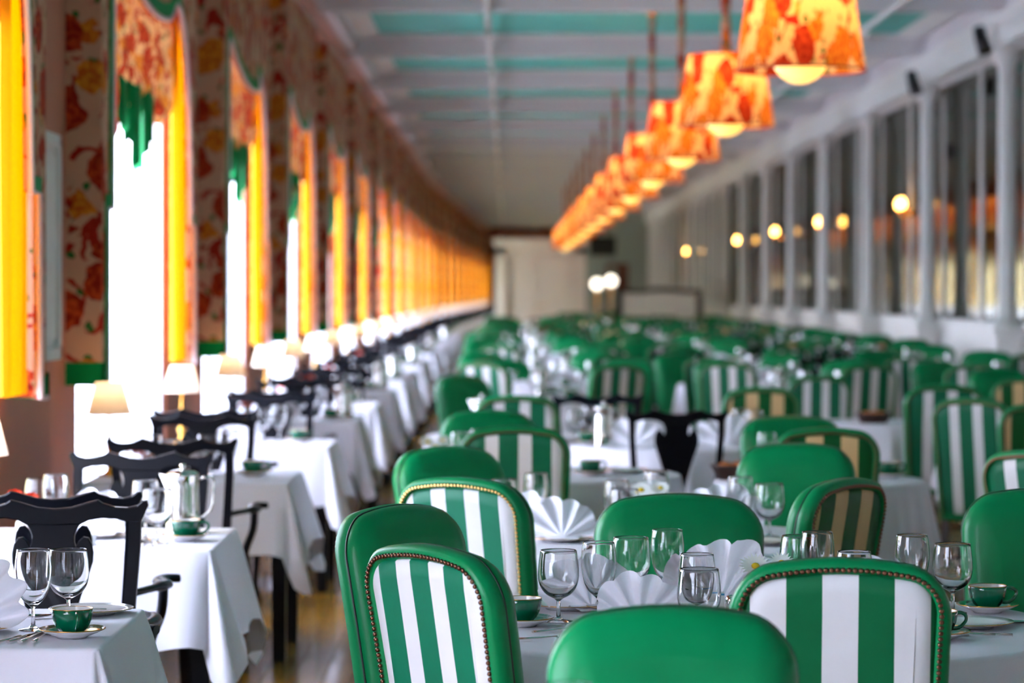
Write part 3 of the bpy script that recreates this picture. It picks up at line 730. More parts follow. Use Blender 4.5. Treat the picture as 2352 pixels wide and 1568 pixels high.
# cutlery, lying along +y
m = MB(); m.tube([(0, 0, .004), (0, .06, .005), (0, .10, .007)], [.0055, .0042, .0035], 8, flat=.5); m.box(-.010, .10, .0015, .009, .205, .0035); m.prism([(-.001, .0), (.001, .0), (.001, .001)], 0, .001, .0001)
proto('knife', 'table_knife', m.data('table_knife', ['silver']), 'knife')
m = MB(); m.tube([(0, 0, .004), (0, .05, .005), (0, .12, .008), (0, .135, .006)], [.007, .005, .0028, .004], 8, flat=.4)
R = []
for yy, ww, zz in ((.130, .004, .006), (.145, .012, .0035), (.165, .0185, .002), (.185, .016, .0035), (.196, .007, .006)): R.append([(ww*math.cos(q), yy, zz+.006*(1-abs(math.sin(q)))*.3+ww*.25*abs(math.cos(q))) for q in [k*PI/6 for k in range(7)]])
m.loft(R, False, False, False); 
R2 = [[(x, y, z-.0012) for x, y, z in r_] for r_ in R]; m.loft(R2, False, False, False)
proto('spoon', 'table_spoon', m.data('table_spoon', ['silver']), 'spoon')
m = MB(); m.tube([(0, 0, .004), (0, .05, .005), (0, .12, .009), (0, .14, .006)], [.007, .005, .003, .006], 8, flat=.4); m.box(-.011, .138, .004, .011, .156, .0062)
for k in range(4): m.box(-.0105+k*.0062, .154, .004, -.0072+k*.0062, .20, .006)
proto('fork', 'table_fork', m.data('table_fork', ['silver']), 'fork')
# napkin fan
def napkin(seed, R0=.115, nple=9, span=PI*.96, tilt=.22):
    rr = random.Random(seed); m = MB(); nu = nple*8; nv = 8; rows = []
    wob = [rr.uniform(.93, 1.05) for _ in range(nple+2)]
    for u in range(nu+1):
        t_ = u/nu; th = (PI-span)/2+span*t_; ple = t_*nple; k = int(ple); fr = ple-k
        tri = .5-.5*math.cos(2*PI*fr); Rr = R0*(1.0+.30*math.sin(th))*(wob[min(k, nple)]*(1-.06*(1-tri)**2))
        row = []
        for v in range(nv+1):
            s_ = v/nv; r = Rr*s_*(1-.02*(s_ > .9))
            dep = .030*s_*(tri-.5)+.012*math.sin(s_*2.5+k)
            x = -r*math.cos(th); z = .004+r*math.sin(th)*.88; y = dep+.35*s_*.06*math.cos(th)+(z-.004)*tilt
            row.append((x, y, max(.002, z)))
        rows.append(row)
    m.loft(rows, False, False, False)
    m2 = [[(x, y-.0022, z) for x, y, z in r_] for r_ in rows]; m.loft(m2, False, False, False)
    m.loft([[(-.05, -.035, .001), (.05, -.035, .001)], [(-.062, .0, .012), (.062, .0, .012)], [(-.05, .045, .001), (.05, .045, .001)]], False, False, False)
    return m.data('napkin_fan', ['napkin'])
for s_ in range(5): proto('nap%d' % s_, 'napkin_fan', napkin(s_, .112+.006*(s_ % 3), 5+s_ % 3), 'napkin')
# flowers
def flowers(heads, mats, key, name, cat, vase=.055):
    parts = []
    v = MB(); v.lathe([(0, 0), (.024, 0), (.030, .012), (.028, .035), (.018, vase), (.022, vase+.012), (.020, vase+.012), (.016, vase), (0, vase-.01)], 20); parts.append(('vase', v.data('vase', ['ceramic']), []))
    rr = random.Random(5)
    for (hx, hy, hz, sz) in heads:
        st = MB(); st.tube([(0, 0, vase-.02), (hx*.5, hy*.5, (vase+hz)/2), (hx, hy, hz)], .0018, 5)
        pe = MB(); n = 22 if mats[0] == 'petal' else 16
        tilt = Matrix.Rotation(.7, 3, 'X') @ Matrix.Rotation(rr.uniform(0, 1), 3, 'Z')
        for lay in range(1 if mats[0] == 'petal' else 3):
            for k in range(n):
                a_ = 2*PI*k/n+lay*.3; L = sz*rr.uniform(.88, 1.05)*(1-.25*lay); up = .1+.5*lay
                def q(r, w_, z_): 
                    p = Vector((r*math.cos(a_)-w_*math.sin(a_), r*math.sin(a_)+w_*math.cos(a_), z_)); p = tilt @ p; return (hx+p.x, hy+p.y, hz+p.z)
                wd = sz*.11 if mats[0] == 'petal' else sz*.25
                pe.add([q(sz*.18, -wd*.5, 0), q(L*.6, -wd, L*up*.6), q(L, 0, L*up), q(L*.6, wd, L*up*.6), q(sz*.18, wd*.5, 0)], [(0, 1, 2, 3, 4)])
        ce_ = MB(); R = [[tuple(Vector((hx, hy, hz))+tilt @ Vector((sz*.24*math.cos(e)*math.cos(2*PI*k/12), sz*.24*math.cos(e)*math.sin(2*PI*k/12), sz*.14*math.sin(e)+.001))) for k in range(12)] for e in (0, .5, 1.0, 1.4)]; ce_.loft(R, True, True)
        parts.append(('blossom', pe.data('blossom', [mats[0]]), [('flower_centre', ce_.data('flower_centre', [mats[1]]), []), ('stem', st.data('stem', ['leaf']), [])]))
    lf = MB()
    for k in range(6):
        a_ = k*1.05; lf.add([(0, 0, vase), (.03*math.cos(a_-.3), .03*math.sin(a_-.3), vase+.02), (.06*math.cos(a_), .06*math.sin(a_), vase+.02), (.03*math.cos(a_+.3), .03*math.sin(a_+.3), vase+.02)], [(0, 1, 2, 3)])
    parts.append(('foliage', lf.data('foliage', ['leaf']), []))
    proto(key, name, parts, cat)
flowers([(-.035, -.03, .145, .042), (.03, 0, .150, .036), (.0, .04, .12, .036), (.06, -.03, .115, .034)], ('petal', 'yolk'), 'daisy', 'daisy_vase', 'flowers', .075)
flowers([(-.03, -.02, .105, .034), (.03, 0, .110, .034), (.0, .04, .12, .034), (.02, -.04, .09, .03)], ('rose', 'rose'), 'roses', 'rose_vase', 'flowers', .055)
merged('daisy', 'daisy_far'); merged('roses', 'roses_far')
# table lamp
m = MB(); m.lathe([(0, 0), (.045, 0), (.047, .008), (.02, .016), (.010, .03), (.016, .05), (.022, .065), (.014, .08), (.008, .10), (.013, .125), (.017, .145), (.009, .17), (.006, .20), (.006, .29), (0, .29)], 20); lb = m.data('brass_stem', ['brass'])
m = MB(); R = []
for z, r in ((.265, .094), (.335, .077), (.405, .058)): R.append([((r+.0022*(i % 2))*math.cos(2*PI*i/72), (r+.0022*(i % 2))*math.sin(2*PI*i/72), z) for i in range(72)])
m.loft(R, False, False); ls = m.data('pleated_shade', ['pleatshade'])
m = MB(); m.lathe([(0, .29), (.012, .30), (.016, .32), (.012, .34), (0, .35)], 12); bb = m.data('bulb', [P('warm_bulb', (255, 220, 170), .3, emis=(255, 190, 110), es=6)])
proto('lamp', 'table_lamp', [('brass_stem', lb, []), ('pleated_shade', ls, []), ('bulb', bb, [])], 'lamp')
# bread basket, shakers, ramekin, sugar caddy
m = MB(); R = []
for z, r in ((0, .075), (.012, .083), (.024, .088), (.036, .093), (.048, .098), (.056, .103)):
    R.append([((r+.003*(-1)**(i+round(z*80)))*math.cos(2*PI*i/40), (r+.003*(-1)**(i+round(z*80)))*math.sin(2*PI*i/40), z) for i in range(40)])
m.loft(R, True, False); m.tube([(.103*math.cos(2*PI*i/30), .103*math.sin(2*PI*i/30), .058) for i in range(30)], .006, 6, True); bk = m.data('basket', ['wicker'])
rolls = []
for k in range(5):
    a_ = k*1.26; m = MB(); m.lathe([(0, -.022), (.025, -.018), (.034, 0), (.028, .016), (.012, .024), (0, .025)], 12, (.048*math.cos(a_), .048*math.sin(a_), .048)); rolls.append(('bread_roll', m.data('bread_roll', ['bread']), []))
proto('basket', 'bread_basket', [('basket', bk, [])]+rolls, 'basket')
m = MB(); m.lathe([(0, 0), (.017, 0), (.018, .004), (.014, .03), (.013, .055), (.0135, .056)], 14); g1 = m.data('glass_body', ['thinglass'])
m = MB(); m.lathe([(.0145, .053), (.0145, .062), (.011, .072), (0, .075)], 14); g2 = m.data('cap', ['steel'])
m = MB(); m.lathe([(0, .003), (.0125, .003), (.0115, .035), (0, .035)], 10); g3 = m.data('salt', ['china'])
proto('shaker', 'salt_shaker', [('glass_body', g1, []), ('cap', g2, []), ('salt', g3, [])], 'shaker')
m = MB(); R = [[((r+.001*(i % 2))*math.cos(2*PI*i/48), (r+.001*(i % 2))*math.sin(2*PI*i/48), z) for i in range(48)] for r, z in ((.024, 0), (.0275, .034))]; m.loft(R, True, False, True, 0, False); m.lathe([(.0285, .032), (.0285, .037), (.025, .037), (.023, .006), (0, .006)], 24)
proto('ramekin', 'ramekin', m.data('ramekin', ['ceramic']), 'ramekin')
m = MB(); m.box(-.035, -.02, 0, .035, .02, .006); m.box(-.035, -.02, 0, -.031, .02, .04); m.box(.031, -.02, 0, .035, .02, .04); cad = m.data('tray', ['ceramic'])
pk = []
for k in range(5): m = MB(); m.box(-.028+.003*(k % 2), -.015+k*.006, .006, .028, -.013+k*.006, .06+.004*(k % 3)); pk.append(('sugar_packet', m.data('sugar_packet', ['blue' if k % 2 else 'china']), []))
proto('caddy', 'sugar_caddy', [('tray', cad, [])]+pk, 'sugar caddy')

def on(key, X, Y, label, group=None, rz=0, z=TZ, scale=None): return put(key, (X, Y, z+.0008), rz, label, group, scale)
def cup_set(X, Y, where, rz=0, far=False, group=None):
    on('saucer', X, Y, 'gilt-edged green saucer '+where, group and group+' saucers')
    on('cup_far' if far else 'cup', X, Y, 'green coffee cup '+where, group and group+' cups', rz, TZ+.0085)

# ------------------------------------------------------------------ round table in front (R1)
def rtable(X, Y, r, name, s_=0, rz=0, group=None):
    put('r%d' % round(r*100), (X, Y, 0), rz, 'pedestal table under the cloth of '+name, group and group+' tables')
    o = link('tablecloth', round_cl[r][s_ % 3], None, (X, Y, 0), rz, 'white linen tablecloth over '+name, 'tablecloth', group and group+' cloths')
    placed.append((X, Y))
    return o
T1n = 'the sharp round table in front at right'
rtable(.60, 6.66, .74, T1n, 0, .3)
chair('gc_hero', -.165, 5.92, (.78, .62), 'green chair, striped white back with bronze nails, largest of the left pair')
chair('gc', .283, 4.78, (.0, -1), 'nearest plain green leather chair back, cut by the bottom edge, blurred', sw=.96)
chair('gc_wide', .676, 5.63, (.08, 1), 'large green chair with broad white stripes and bronze nails, bottom right corner')
chair('gc', -.285, 7.03, (.80, -.60), 'plain green leather chair, side piping showing, behind the striped one left of centre')
chair('gc', .47, 7.62, (.0, -1), 'dark green leather chair facing the camera behind the wine glasses', sz=.985, sw=1.03)
chair('gc', 1.475, 7.62, (-.12, -1), 'pale-lit green leather chair facing the camera at the right edge, behind the green cup')
for key, px, X, Y, lab in (('ball', 0, .124, 6.71, 'leftmost stemmed goblet at the front round table'), ('tall', 0, .222, 6.73, 'tall wine glass second from left, with a napkin showing through'),
        ('ball', 0, .315, 7.06, 'round goblet against the dark green chair back'), ('tall', 0, .409, 7.08, 'tallest-standing wine glass against the dark green chair back'),
        ('tall', 0, .440, 6.43, 'tall wine glass just behind the front goblet at the centre'), ('ball', 0, .433, 6.26, 'front goblet overlapping a tall glass, centre right'),
        ('ball', 0, .748, 7.11, 'goblet half hidden behind a tall glass, beside the daisies'), ('tall', 0, .785, 7.02, 'tall wine glass right of the daisies, before the tan striped chair'),
        ('tall', 0, .812, 6.49, 'wine glass whose rim shows just above the big striped chair'), ('tall', 0, 1.012, 6.93, 'tall wine glass at right, left of the goblet by the green cup'),
        ('ball', 0, 1.105, 6.88, 'rightmost goblet, stem beside the green cup')):
    on(key, X, Y, lab)
cup_set(.035, 6.62, 'behind the left striped chair back', PI)
cup_set(1.195, 6.90, 'at the right edge before the pale-lit green chair', .15)
cup_set(.985, 6.36, 'half hidden by the big striped chair at lower right', .3)
on('plate', 1.10, 6.60, 'white gilt-edged plate between the two green cups at right')
on('plate', .30, 6.93, 'white gilt-edged plate under napkins on the front round table')
on('plate', .155, 6.98, 'white plate with a dark rim behind the leftmost goblet')
for i, (X, Y, s_, rz, sc_, lab) in enumerate(((.215, 6.93, 0, .5, 1.1, 'napkin fan standing behind the second wine glass'), (.315, 6.58, 1, -.15, .95, 'low napkin fan between the tall glass and the front goblet'),
        (.535, 6.97, 2, -.3, 1.25, 'big napkin fan leaning right of the tallest wine glass'), (.93, 7.08, 3, .2, .95, 'napkin fan flattened behind the big striped chair at right'))):
    on('nap%d' % s_, X, Y, 'white '+lab, None, rz, TZ+.004, (sc_, sc_, sc_))
on('daisy', .625, 6.62, 'white daisies in a small vase above the big striped chair')
on('shaker', .535, 6.62, 'steel-capped salt shaker left of the daisies'); on('shaker', .56, 6.66, 'steel-capped pepper shaker nearest the daisies')
on('ramekin', .505, 6.62, 'small white fluted ramekin beside the salt shaker'); on('caddy', .50, 6.75, 'sugar caddy with blue packets behind the ramekin')
on('knife', .02, 6.34, 'knife on the cloth by the left green saucer', rz=-1.25); on('spoon', .06, 6.47, 'spoon resting by the left green saucer', rz=-1.0)
on('knife', 1.17, 6.42, 'knife on the cloth in front of the white plate at right', rz=1.45); on('fork', 1.13, 6.42, 'fork beside the knife at lower right', rz=1.45); on('spoon', 1.07, 6.72, 'spoon leaning on the saucer at right', rz=-2.0)
# table before the camera, only a glass rim in frame
rtable(.22, 3.78, .68, 'the nearest table, below the frame', 1, .1)
on('tall', .094, 4.30, 'blurred wine glass rim at the very bottom edge')
# ------------------------------------------------------------------ second round table (R2)
T2n = 'the round table behind the dark green chair'
rtable(.42, 8.98, .68, T2n, 1, .7)
chair('gc_gold', -.135, 8.07, (.55, .83), 'green chair with white-striped back and gleaming brass nails, left of centre')
chair('gc', -.215, 9.66, (.62, -.78), 'bright green leather chair behind the brass-nailed striped chair')
chair('gt', .975, 8.02, (-.80, .60), 'green chair with tan-striped back turned sideways, right of centre')
chair('gc', 1.03, 9.90, (-.1, -1), 'bright plain green leather chair behind the tan-striped one', sw=.94)
on('plate', .172, 8.86, 'white plate under the open napkin fan left of the dark green chair'); on('nap1', .175, 8.86, 'wide open white napkin fan left of the dark green chair', None, .05, TZ+.008, (.98, .98, .98))
on('nap0', .07, 9.08, 'white napkin fan behind the tall glass, left of the open fan', None, -.4, TZ+.004, (1.1, 1, 1.1))
on('nap2', .70, 9.16, 'soft white napkin fan before the black chair splat', None, .1, TZ+.004, (1.2, 1, 1.15))
for key, X, Y, lab in (('tall', .097, 9.28, 'tall wine glass above the open napkin fan'), ('ball', -.012, 9.25, 'wine glass half hidden by the brass-nailed chair'), ('tall', .353, 8.93, 'tall wine glass before the black chair, left one'),
        ('ball', .372, 8.80, 'goblet in front of the left tall glass before the black chair'), ('tall', .505, 9.40, 'tall wine glass above the daisies before the black chair'), ('tall', .765, 9.10, 'tall wine glass at the left edge of the bright green chair'),
        ('ball', .852, 9.02, 'goblet standing before the bright green chair')): on(key, X, Y, lab)
on('daisy', .475, 9.14, 'white daisies just above the dark green chair back'); on('plate', .80, 8.76, 'white plate below the goblet before the bright green chair')
on('spoon', .79, 8.62, 'spoon on the cloth beneath the goblet before the bright green chair', rz=1.3)
# ------------------------------------------------------------------ third ring
rtable(.16, 12.12, .60, 'the third round table, behind the blurred frontal striped chair', 2, .2)
chair('gc', .03, 11.12, (.02, 1), 'frontal green chair with three white stripes, slightly blurred, above the brass-nailed one')
chair('gc', -.09, 12.98, (.05, -1), 'dark plain green chair just behind the daisies and the frontal striped chair', sz=.985)
on('daisy', -.31, 12.05, 'white daisies at the left end of the third round table'); on('tall', -.20, 11.95, 'blurred wine glass beside the left daisies'); on('tall', -.12, 12.2, 'blurred wine glass behind the frontal striped chair')
cup_set(.36, 12.02, 'right of the frontal striped chair', .4); on('plate', .52, 12.2, 'white plate on the third round table'); on('spoon', .45, 11.95, 'spoon by the cup right of the frontal striped chair', rz=.5)
rtable(.92, 14.50, .60, 'the round table behind the tall black chair', 0, .5)
chair('bs', .815, 13.32, (0, 1), 'black vase-splat chair standing alone among the green chairs', sw=.97)
chair('bs', .50, 15.35, (0, -1), 'black chair crest behind the steel pot, left of the lone black chair')
on('carafe', .50, 14.32, 'tall steel coffee pot left of the black vase-splat chair', rz=0.2); cup_set(.42, 14.42, 'left of the steel pot by the lone black chair')
for q, (X, Y) in enumerate(((.36, 14.6), (.44, 14.72), (.50, 14.6), (1.2, 14.3), (1.3, 14.6))): on('tall' if q % 2 else 'ball', X, Y, 'blurred wine glass, %s' % ('leftmost in the cluster before the black chair crest', 'at the back of the cluster left of the steel pot', 'touching the steel pot in the cluster', 'seen through the lone black chair', 'right of the lone black chair')[q])
for q, (X, Y) in enumerate(((.66, 14.25), (.82, 14.25), (1.12, 14.2))): on('nap%d' % q, X, Y, 'white napkin fan seen %s' % ('right beside the steel pot', 'through the left opening of the lone black chair', 'through the right opening of the lone black chair')[q], None, 0, TZ, (1.25, 1, 1.25))
rtable(1.33, 11.78, .45, 'the table right of the tan frontal chair', 1, .35)
chair('gt', 1.27, 11.02, (0, 1), 'frontal green chair with tan stripes behind the bright green one', sw=.95)
chair('gc', 1.29, 12.62, (0, -1), 'plain green chair back just behind the frontal tan-striped chair', sz=.975, sw=1.04)
cup_set(1.63, 11.86, 'at the right end of the cloth right of the tan-striped chair', .2)
on('basket', .97, 11.78, 'dark wicker basket of rolls left of the bright green chair'); on('tall', 1.12, 11.95, 'blurred wine glass above the basket of rolls'); on('ball', 1.17, 11.55, 'blurred goblet right of the basket of rolls'); on('ball', 1.52, 12.05, 'blurred goblet by the cup at the cloth end at right')
chair('gc', 2.35, 14.05, (.45, .9), 'leaning green chair with bright white stripes near the right edge', sw=.92)
chair('gt', 2.60, 13.4, (.1, 1), 'tan-striped green chair cut by the right edge')
chair('gc', 1.80, 9.45, (.75, .66), 'dark green chair seen edge-on at the right edge, nails down its side')
chair('gc', 2.52, 15.98, (.05, 1), 'tall green chair with one broad white stripe, left of the leaning striped one', sw=1.04)
rtable(2.28, 16.95, .45, 'the table left of the tall single-striped chair', 2)
on('basket', 2.22, 16.8, 'wicker basket on the white table left of the tall striped chair at right')
chair('gc', 2.0, 17.75, (.05, 1), 'white-striped green chair, mid distance, right of the tan-striped pair', sw=.9)
chair('gt', 1.43, 15.62, (.0, 1), 'tan-striped green chair right behind the lone black chair', sw=.98)
chair('gc', .05, 14.42, (.0, 1), 'blurred green chair with three white stripes left of the black chair crest')
chair('gc', -.30, 17.9, (.7, -.7), 'blurred green chair beside the aisle, behind the steel pot at left of the green field')
rtable(2.95, 14.95, .60, 'the right-edge table beyond the leaning striped chair', 0)
on('carafe', -.42+.28, 15.35, 'steel coffee pot left of the blurred three-striped chair')
rtable(.0, 15.42, .45, 'the small table behind the blurred three-striped chair', 1)

# ------------------------------------------------------------------ the far field of round tables
FG = 'far field'
cols = (.30, 2.0, 3.82); ANG = (PI/3, 2*PI/3, 4*PI/3, 5*PI/3)
rowname = ['first', 'second', 'third', 'fourth', 'fifth', 'sixth', 'seventh', 'eighth']
row = 0; Y = 18.35
nG = 0
while Y < 72:
    for ci, X0 in enumerate(cols):
        if Y > 60 and ci == 0: continue
        X = X0+rnd.uniform(-.07, .07)+(.15 if row % 2 else 0)*(ci < 2); Yt = Y+rnd.uniform(-.2, .2)
        if any(math.hypot(X-a, Yt-b) < 1.0 for a, b in placed if b < 18.5): continue
        near_rows = row < 8
        cname = ('aisle side', 'middle', 'mirror side')[ci]
        where = ('in %s row of round tables, %s' % (rowname[row], cname)) if near_rows else 'in the far field of round tables'
        grp = None if near_rows else FG
        s_ = rnd.randrange(3); rz = rnd.uniform(0, 1.5)
        put('r60', (X, Yt, 0), rz, 'round pedestal table under white cloth '+where, grp and grp+' tables')
        link('tablecloth', round_cl[.60][s_], None, (X, Yt, 0), rz, 'white tablecloth on a round table '+where, 'tablecloth', grp and grp+' cloths')
        turn = rnd.uniform(-.2, .2); tan_t = rnd.random() < .38
        for q in range(4):
            a_ = ANG[q]+turn*.7; d = .98+rnd.uniform(-.04, .08); cx, cy = X+d*math.cos(a_), Yt+d*math.sin(a_)
            if any(math.hypot(cx-a, cy-b) < .50 for a, b in placed): continue
            if cx > 4.6: continue
            k_ = 'gt_far' if tan_t else 'gc_far'
            side_ = ('far right', 'far left', 'near left', 'near right')[q]
            kindn = 'tan-striped' if tan_t else 'white-striped'
            if rnd.random() < .05: k_ = 'bc_far'; kindn = 'black splat-back'
            lb_ = ('%s green chair, %s seat %s' % (kindn, side_, where)) if k_ != 'bc_far' else 'black splat-back armchair, %s seat %s' % (side_, where)
            if not near_rows: lb_ = ('%s green chair %s' % (kindn, where)) if k_ != 'bc_far' else 'black splat-back armchair '+where
            placed.append((cx, cy))
            chair(k_, cx, cy, (-.6*math.cos(a_)+rnd.uniform(-.15, .15), -math.sin(a_)), lb_, None if near_rows else FG+' '+kindn+' chairs', 1+rnd.uniform(-.015, .03), 1)
        for q in range(4):
            a_ = PI/4+q*PI/2+turn+.45; r_ = .40
            on(('tall' if q % 2 else 'ball')+'_far', X+r_*math.cos(a_), Yt+r_*math.sin(a_), '%s wine glass at the %s place %s' % ('tall' if q % 2 else 'round', ('far right', 'far left', 'near left', 'near right')[q], where) if near_rows else '%s wine glass %s' % ('tall' if q % 2 else 'round', where), grp and grp+' glasses %d' % (q % 2))
            if q % 2 == 0:
                a2 = a_-.45; on('nap%d' % (q+1), X+.36*math.cos(a2), Yt+.36*math.sin(a2), 'white napkin fan at the %s place %s' % (('far right', '', 'near left')[q], where) if near_rows else 'white napkin fan '+where, grp and grp+' napkins', rnd.uniform(-.4, .4))
            else:
                a2 = a_-.95; on('cup_far', X+.44*math.cos(a2), Yt+.44*math.sin(a2), 'green cup at the %s place %s' % (('', 'far left', '', 'near right')[q], where) if near_rows else 'green coffee cup '+where, grp and grp+' cups')
        if rnd.random() < .75: on('carafe_far', X+rnd.uniform(-.15, .15), Yt+rnd.uniform(-.2, .1), 'steel coffee pot on the table '+where if near_rows else 'steel coffee pot '+where, grp and grp+' coffee pots', rnd.uniform(0, 6))
        elif row < 8: on('daisy_far', X, Yt, 'white flowers in a vase '+where, grp and grp+' flowers')
    Y += 2.72; row += 1

# ------------------------------------------------------------------ the row of tables under the windows
centers = [6.60, 8.98, 11.95, 14.62, 17.2]
while centers[-1] < 108: centers.append(centers[-1]+2.52)
lampX = -1.72
on_ = ['first', 'second', 'third', 'fourth', 'fifth', 'sixth', 'seventh', 'eighth', 'ninth', 'tenth', 'eleventh', 'twelfth', 'thirteenth', 'fourteenth']
for i, Yc in enumerate(centers):
    bx = bend(Yc); Xc = -1.345+bx; far = i >= 8
    nm = ('the %s window table' % on_[i]) if i < 14 else 'the distant window tables'
    g_ = None if i < 14 else 'distant window'
    put('rt', (Xc, Yc, 0), 0, 'black-legged rectangular table under the cloth of '+nm, g_ and g_+' tables')
    link('tablecloth', rect_cl[i % 4] if i != 1 else rect_cl[1], None, (Xc, Yc, 0), 0 if i % 2 == 0 else PI, 'white hanging tablecloth on '+nm, 'tablecloth', g_ and g_+' cloths')
    if i > 0:
        o = on('lamp', lampX+bx, Yc+.04, 'small brass lamp with pleated cream shade on '+nm, g_ and g_+' lamps')
        if i < 14:
            ld = bpy.data.lights.new('lamp_light', 'POINT'); ld.energy = .5; ld.color = (1, .80, .55); ld.shadow_soft_size = .02
            lo = bpy.data.objects.new('lamp_light', ld); lo.location = (lampX+bx, Yc+.04, TZ+.37); COL.objects.link(lo)
        on('roses_far' if far else 'roses', lampX+.13+bx, Yc+(.16 if i % 2 else -.12), 'coral roses in a small vase on '+nm, g_ and g_+' roses', i)
    front, back = Yc-.395, Yc+.395
    j1, j2 = rnd.uniform(-.05, .05), rnd.uniform(-.06, .06)
    cy1 = {1: 7.90, 2: 10.76, 3: 13.42}.get(i, front-.66+j1); cy2 = {0: 7.56, 1: 9.82, 2: 12.80}.get(i, back+.48+j2)
    cx1 = {1: -1.295, 2: -1.30, 3: -1.46}.get(i, -1.34+j2)+bx; cx2 = {0: -1.235, 1: -1.295, 2: -1.40}.get(i, -1.34+j1)+bx
    ck = 'bc_far' if far else 'bc'
    if i > 0: chair(ck, cx1, cy1, (rnd.uniform(-.06, .06), 1), 'black vase-splat armchair at the near side of '+nm, g_ and g_+' near chairs')
    chair('bs' if i == 1 else ck, cx2, cy2, (rnd.uniform(-.04, .04), -1), 'black vase-splat chair at the far side of '+nm, g_ and g_+' far chairs')
    def N(s_): return s_+' '+nm
    G_ = lambda s_: g_ and g_+' '+s_
    if i == 0:
        on('tall', -1.118, 6.54, 'tall wine glass at the lower left, behind the green cup'); on('ball', -1.065, 6.73, 'goblet right beside the tall glass at the lower left')
        cup_set(-1.004, 6.40, 'on the first cloth at the lower left', -1.25); on('plate', -1.03, 6.87, 'small white plate behind the lower-left green cup')
        on('plate', -1.26, 6.50, 'white plate under the napkin fan at the left edge'); on('nap2', -1.262, 6.50, 'white napkin fan cut by the left edge on the first cloth', None, -.4, TZ+.008, (1.25, 1.1, 1.2))
        for q, (kk, dx) in enumerate((('knife', 0), ('knife', .022), ('spoon', .05), ('spoon', .08))): on(kk, -1.155+dx, 6.29, '%s %s at the lower left' % (('outer', 'inner', 'left', 'right')[q], ('knife', 'knife', 'spoon', 'spoon')[q]), None, -.35+.1*q)
        on('fork', -1.13, 6.86, 'fork behind the tall glass at the lower left', None, -1.2); on('spoon', -.99, 6.83, 'spoon lying behind the lower-left green cup', None, 1.9)
        on('ramekin', -1.40, 6.9, 'white ramekin at the back of the first cloth')
    elif i == 1:
        cup_set(-1.03, 8.88, 'beside the steel pot on the second window table', 0); on('carafe', -1.07, 9.15, 'shiny steel coffee pot with angular handle on the second window table', None, 0)
        on('ball', -1.107, 8.78, 'goblet left of the steel pot'); on('tall', -1.165, 8.93, 'tall wine glass left of the steel pot, behind the goblet')
        on('plate', -1.33, 9.0, 'white plate under a napkin fan on the second window table'); on('nap1', -1.33, 9.02, 'white napkin fan behind the first black chair crest', None, 0, TZ+.008, (1.1, 1.1, 1.1))
        on('tall', -1.50, 9.22, 'tall wine glass before the salmon wall, right one'); on('ball', -1.56, 9.26, 'goblet before the salmon wall, left one')
        on('caddy', -1.40, 8.75, 'sugar caddy seen through the first black chair'); on('ramekin', -1.32, 8.72, 'white ramekin seen through the first black chair back')
        for q in range(3): on(('spoon', 'knife', 'fork')[q], -1.17+.03*q, 8.66, ('spoon', 'knife', 'fork')[q]+' by the goblet on the second window table', None, .1*q)
    else:
        cup_set(-1.10+bx, Yc+.03, 'at the aisle end of '+nm, .3, far, g_)
        if i in (4, 6, 7, 9, 12, 15): on('carafe_far' if far else 'carafe', -1.02+bx, Yc+.14, 'steel coffee pot near the aisle end of '+nm, G_('pots'), .2)
        gl = ('tall_far', 'ball_far') if i > 5 else ('tall', 'ball')
        if Yc < 66:
            on(gl[0], -1.22+bx, Yc+.22, N('tall wine glass at the far place on'), G_('tall glasses')); on(gl[1], -1.30+bx, Yc+.13, N('goblet at the far place on'), G_('goblets'))
            on(gl[0], -1.50+bx, Yc-.22, N('tall wine glass at the near place on'), G_('tall glasses b')); on(gl[1], -1.42+bx, Yc-.26, N('goblet at the near place on'), G_('goblets b'))
            on('nap%d' % (i % 5), -1.42+bx, Yc+.18, N('white napkin fan on'), G_('napkins'), rnd.uniform(-.3, .3))
        if i in (2, 5): on('basket', -1.55+bx, Yc+.22, N('dark wicker basket of rolls on'), None)

# ================================================================== THE FAR END
m = MB(); vx0, vx1, vy0, vy1, vz = -.32, 2.12, 75.0, 77.4, 2.98
root = link('white_cabinet', None, None, (0, vy0, 0), 0, 'tall white double-door cupboard at the far end of the room', 'cupboard')
m.box(vx0, 0, 0, vx0+.05, 2.4, vz-.1); m.box(vx1-.05, 0, 0, vx1, 2.4, vz-.1); m.box(vx0, 2.3, 0, vx1, 2.4, vz-.1); m.box(vx0, 0.06, 0, vx1, 2.4, .1); mk('carcass', m, 'white', root)
m = MB(); m.box(vx0-.06, -.08, vz-.14, vx1+.06, 2.45, vz); m.box(vx0-.03, -.04, vz-.24, vx1+.03, 2.42, vz-.14); mk('cornice', m, 'white', root)
m = MB(); m.box(vx0, -.03, 0, vx0+.28, .06, vz-.24); m.box(vx1-.28, -.03, 0, vx1, .06, vz-.24); m.box(vx0, -.03, vz-.45, vx1, .06, vz-.24); mk('pilasters', m, 'white', root)
for s_ in (0, 1):
    x0 = vx0+.30+s_*.93; x1 = x0+.91; m = MB(); m.box(x0, .12, .1, x1, .16, vz-.46)
    for za, zb in ((.25, 1.2), (1.32, vz-.6)):
        m.box(x0+.12, .105, za, x1-.12, .12, zb); m.box(x0+.18, .095, za+.06, x1-.18, .105, zb-.06)
    d = mk('door', m, 'white', root); m = MB(); m.lathe([(0, -.02), (.02, -.02), (.025, 0), (.02, .02), (0, .02)], 10, (x1-.06 if s_ == 0 else x0+.06, .10, 1.15)); mk('knob', m, 'brass', d)
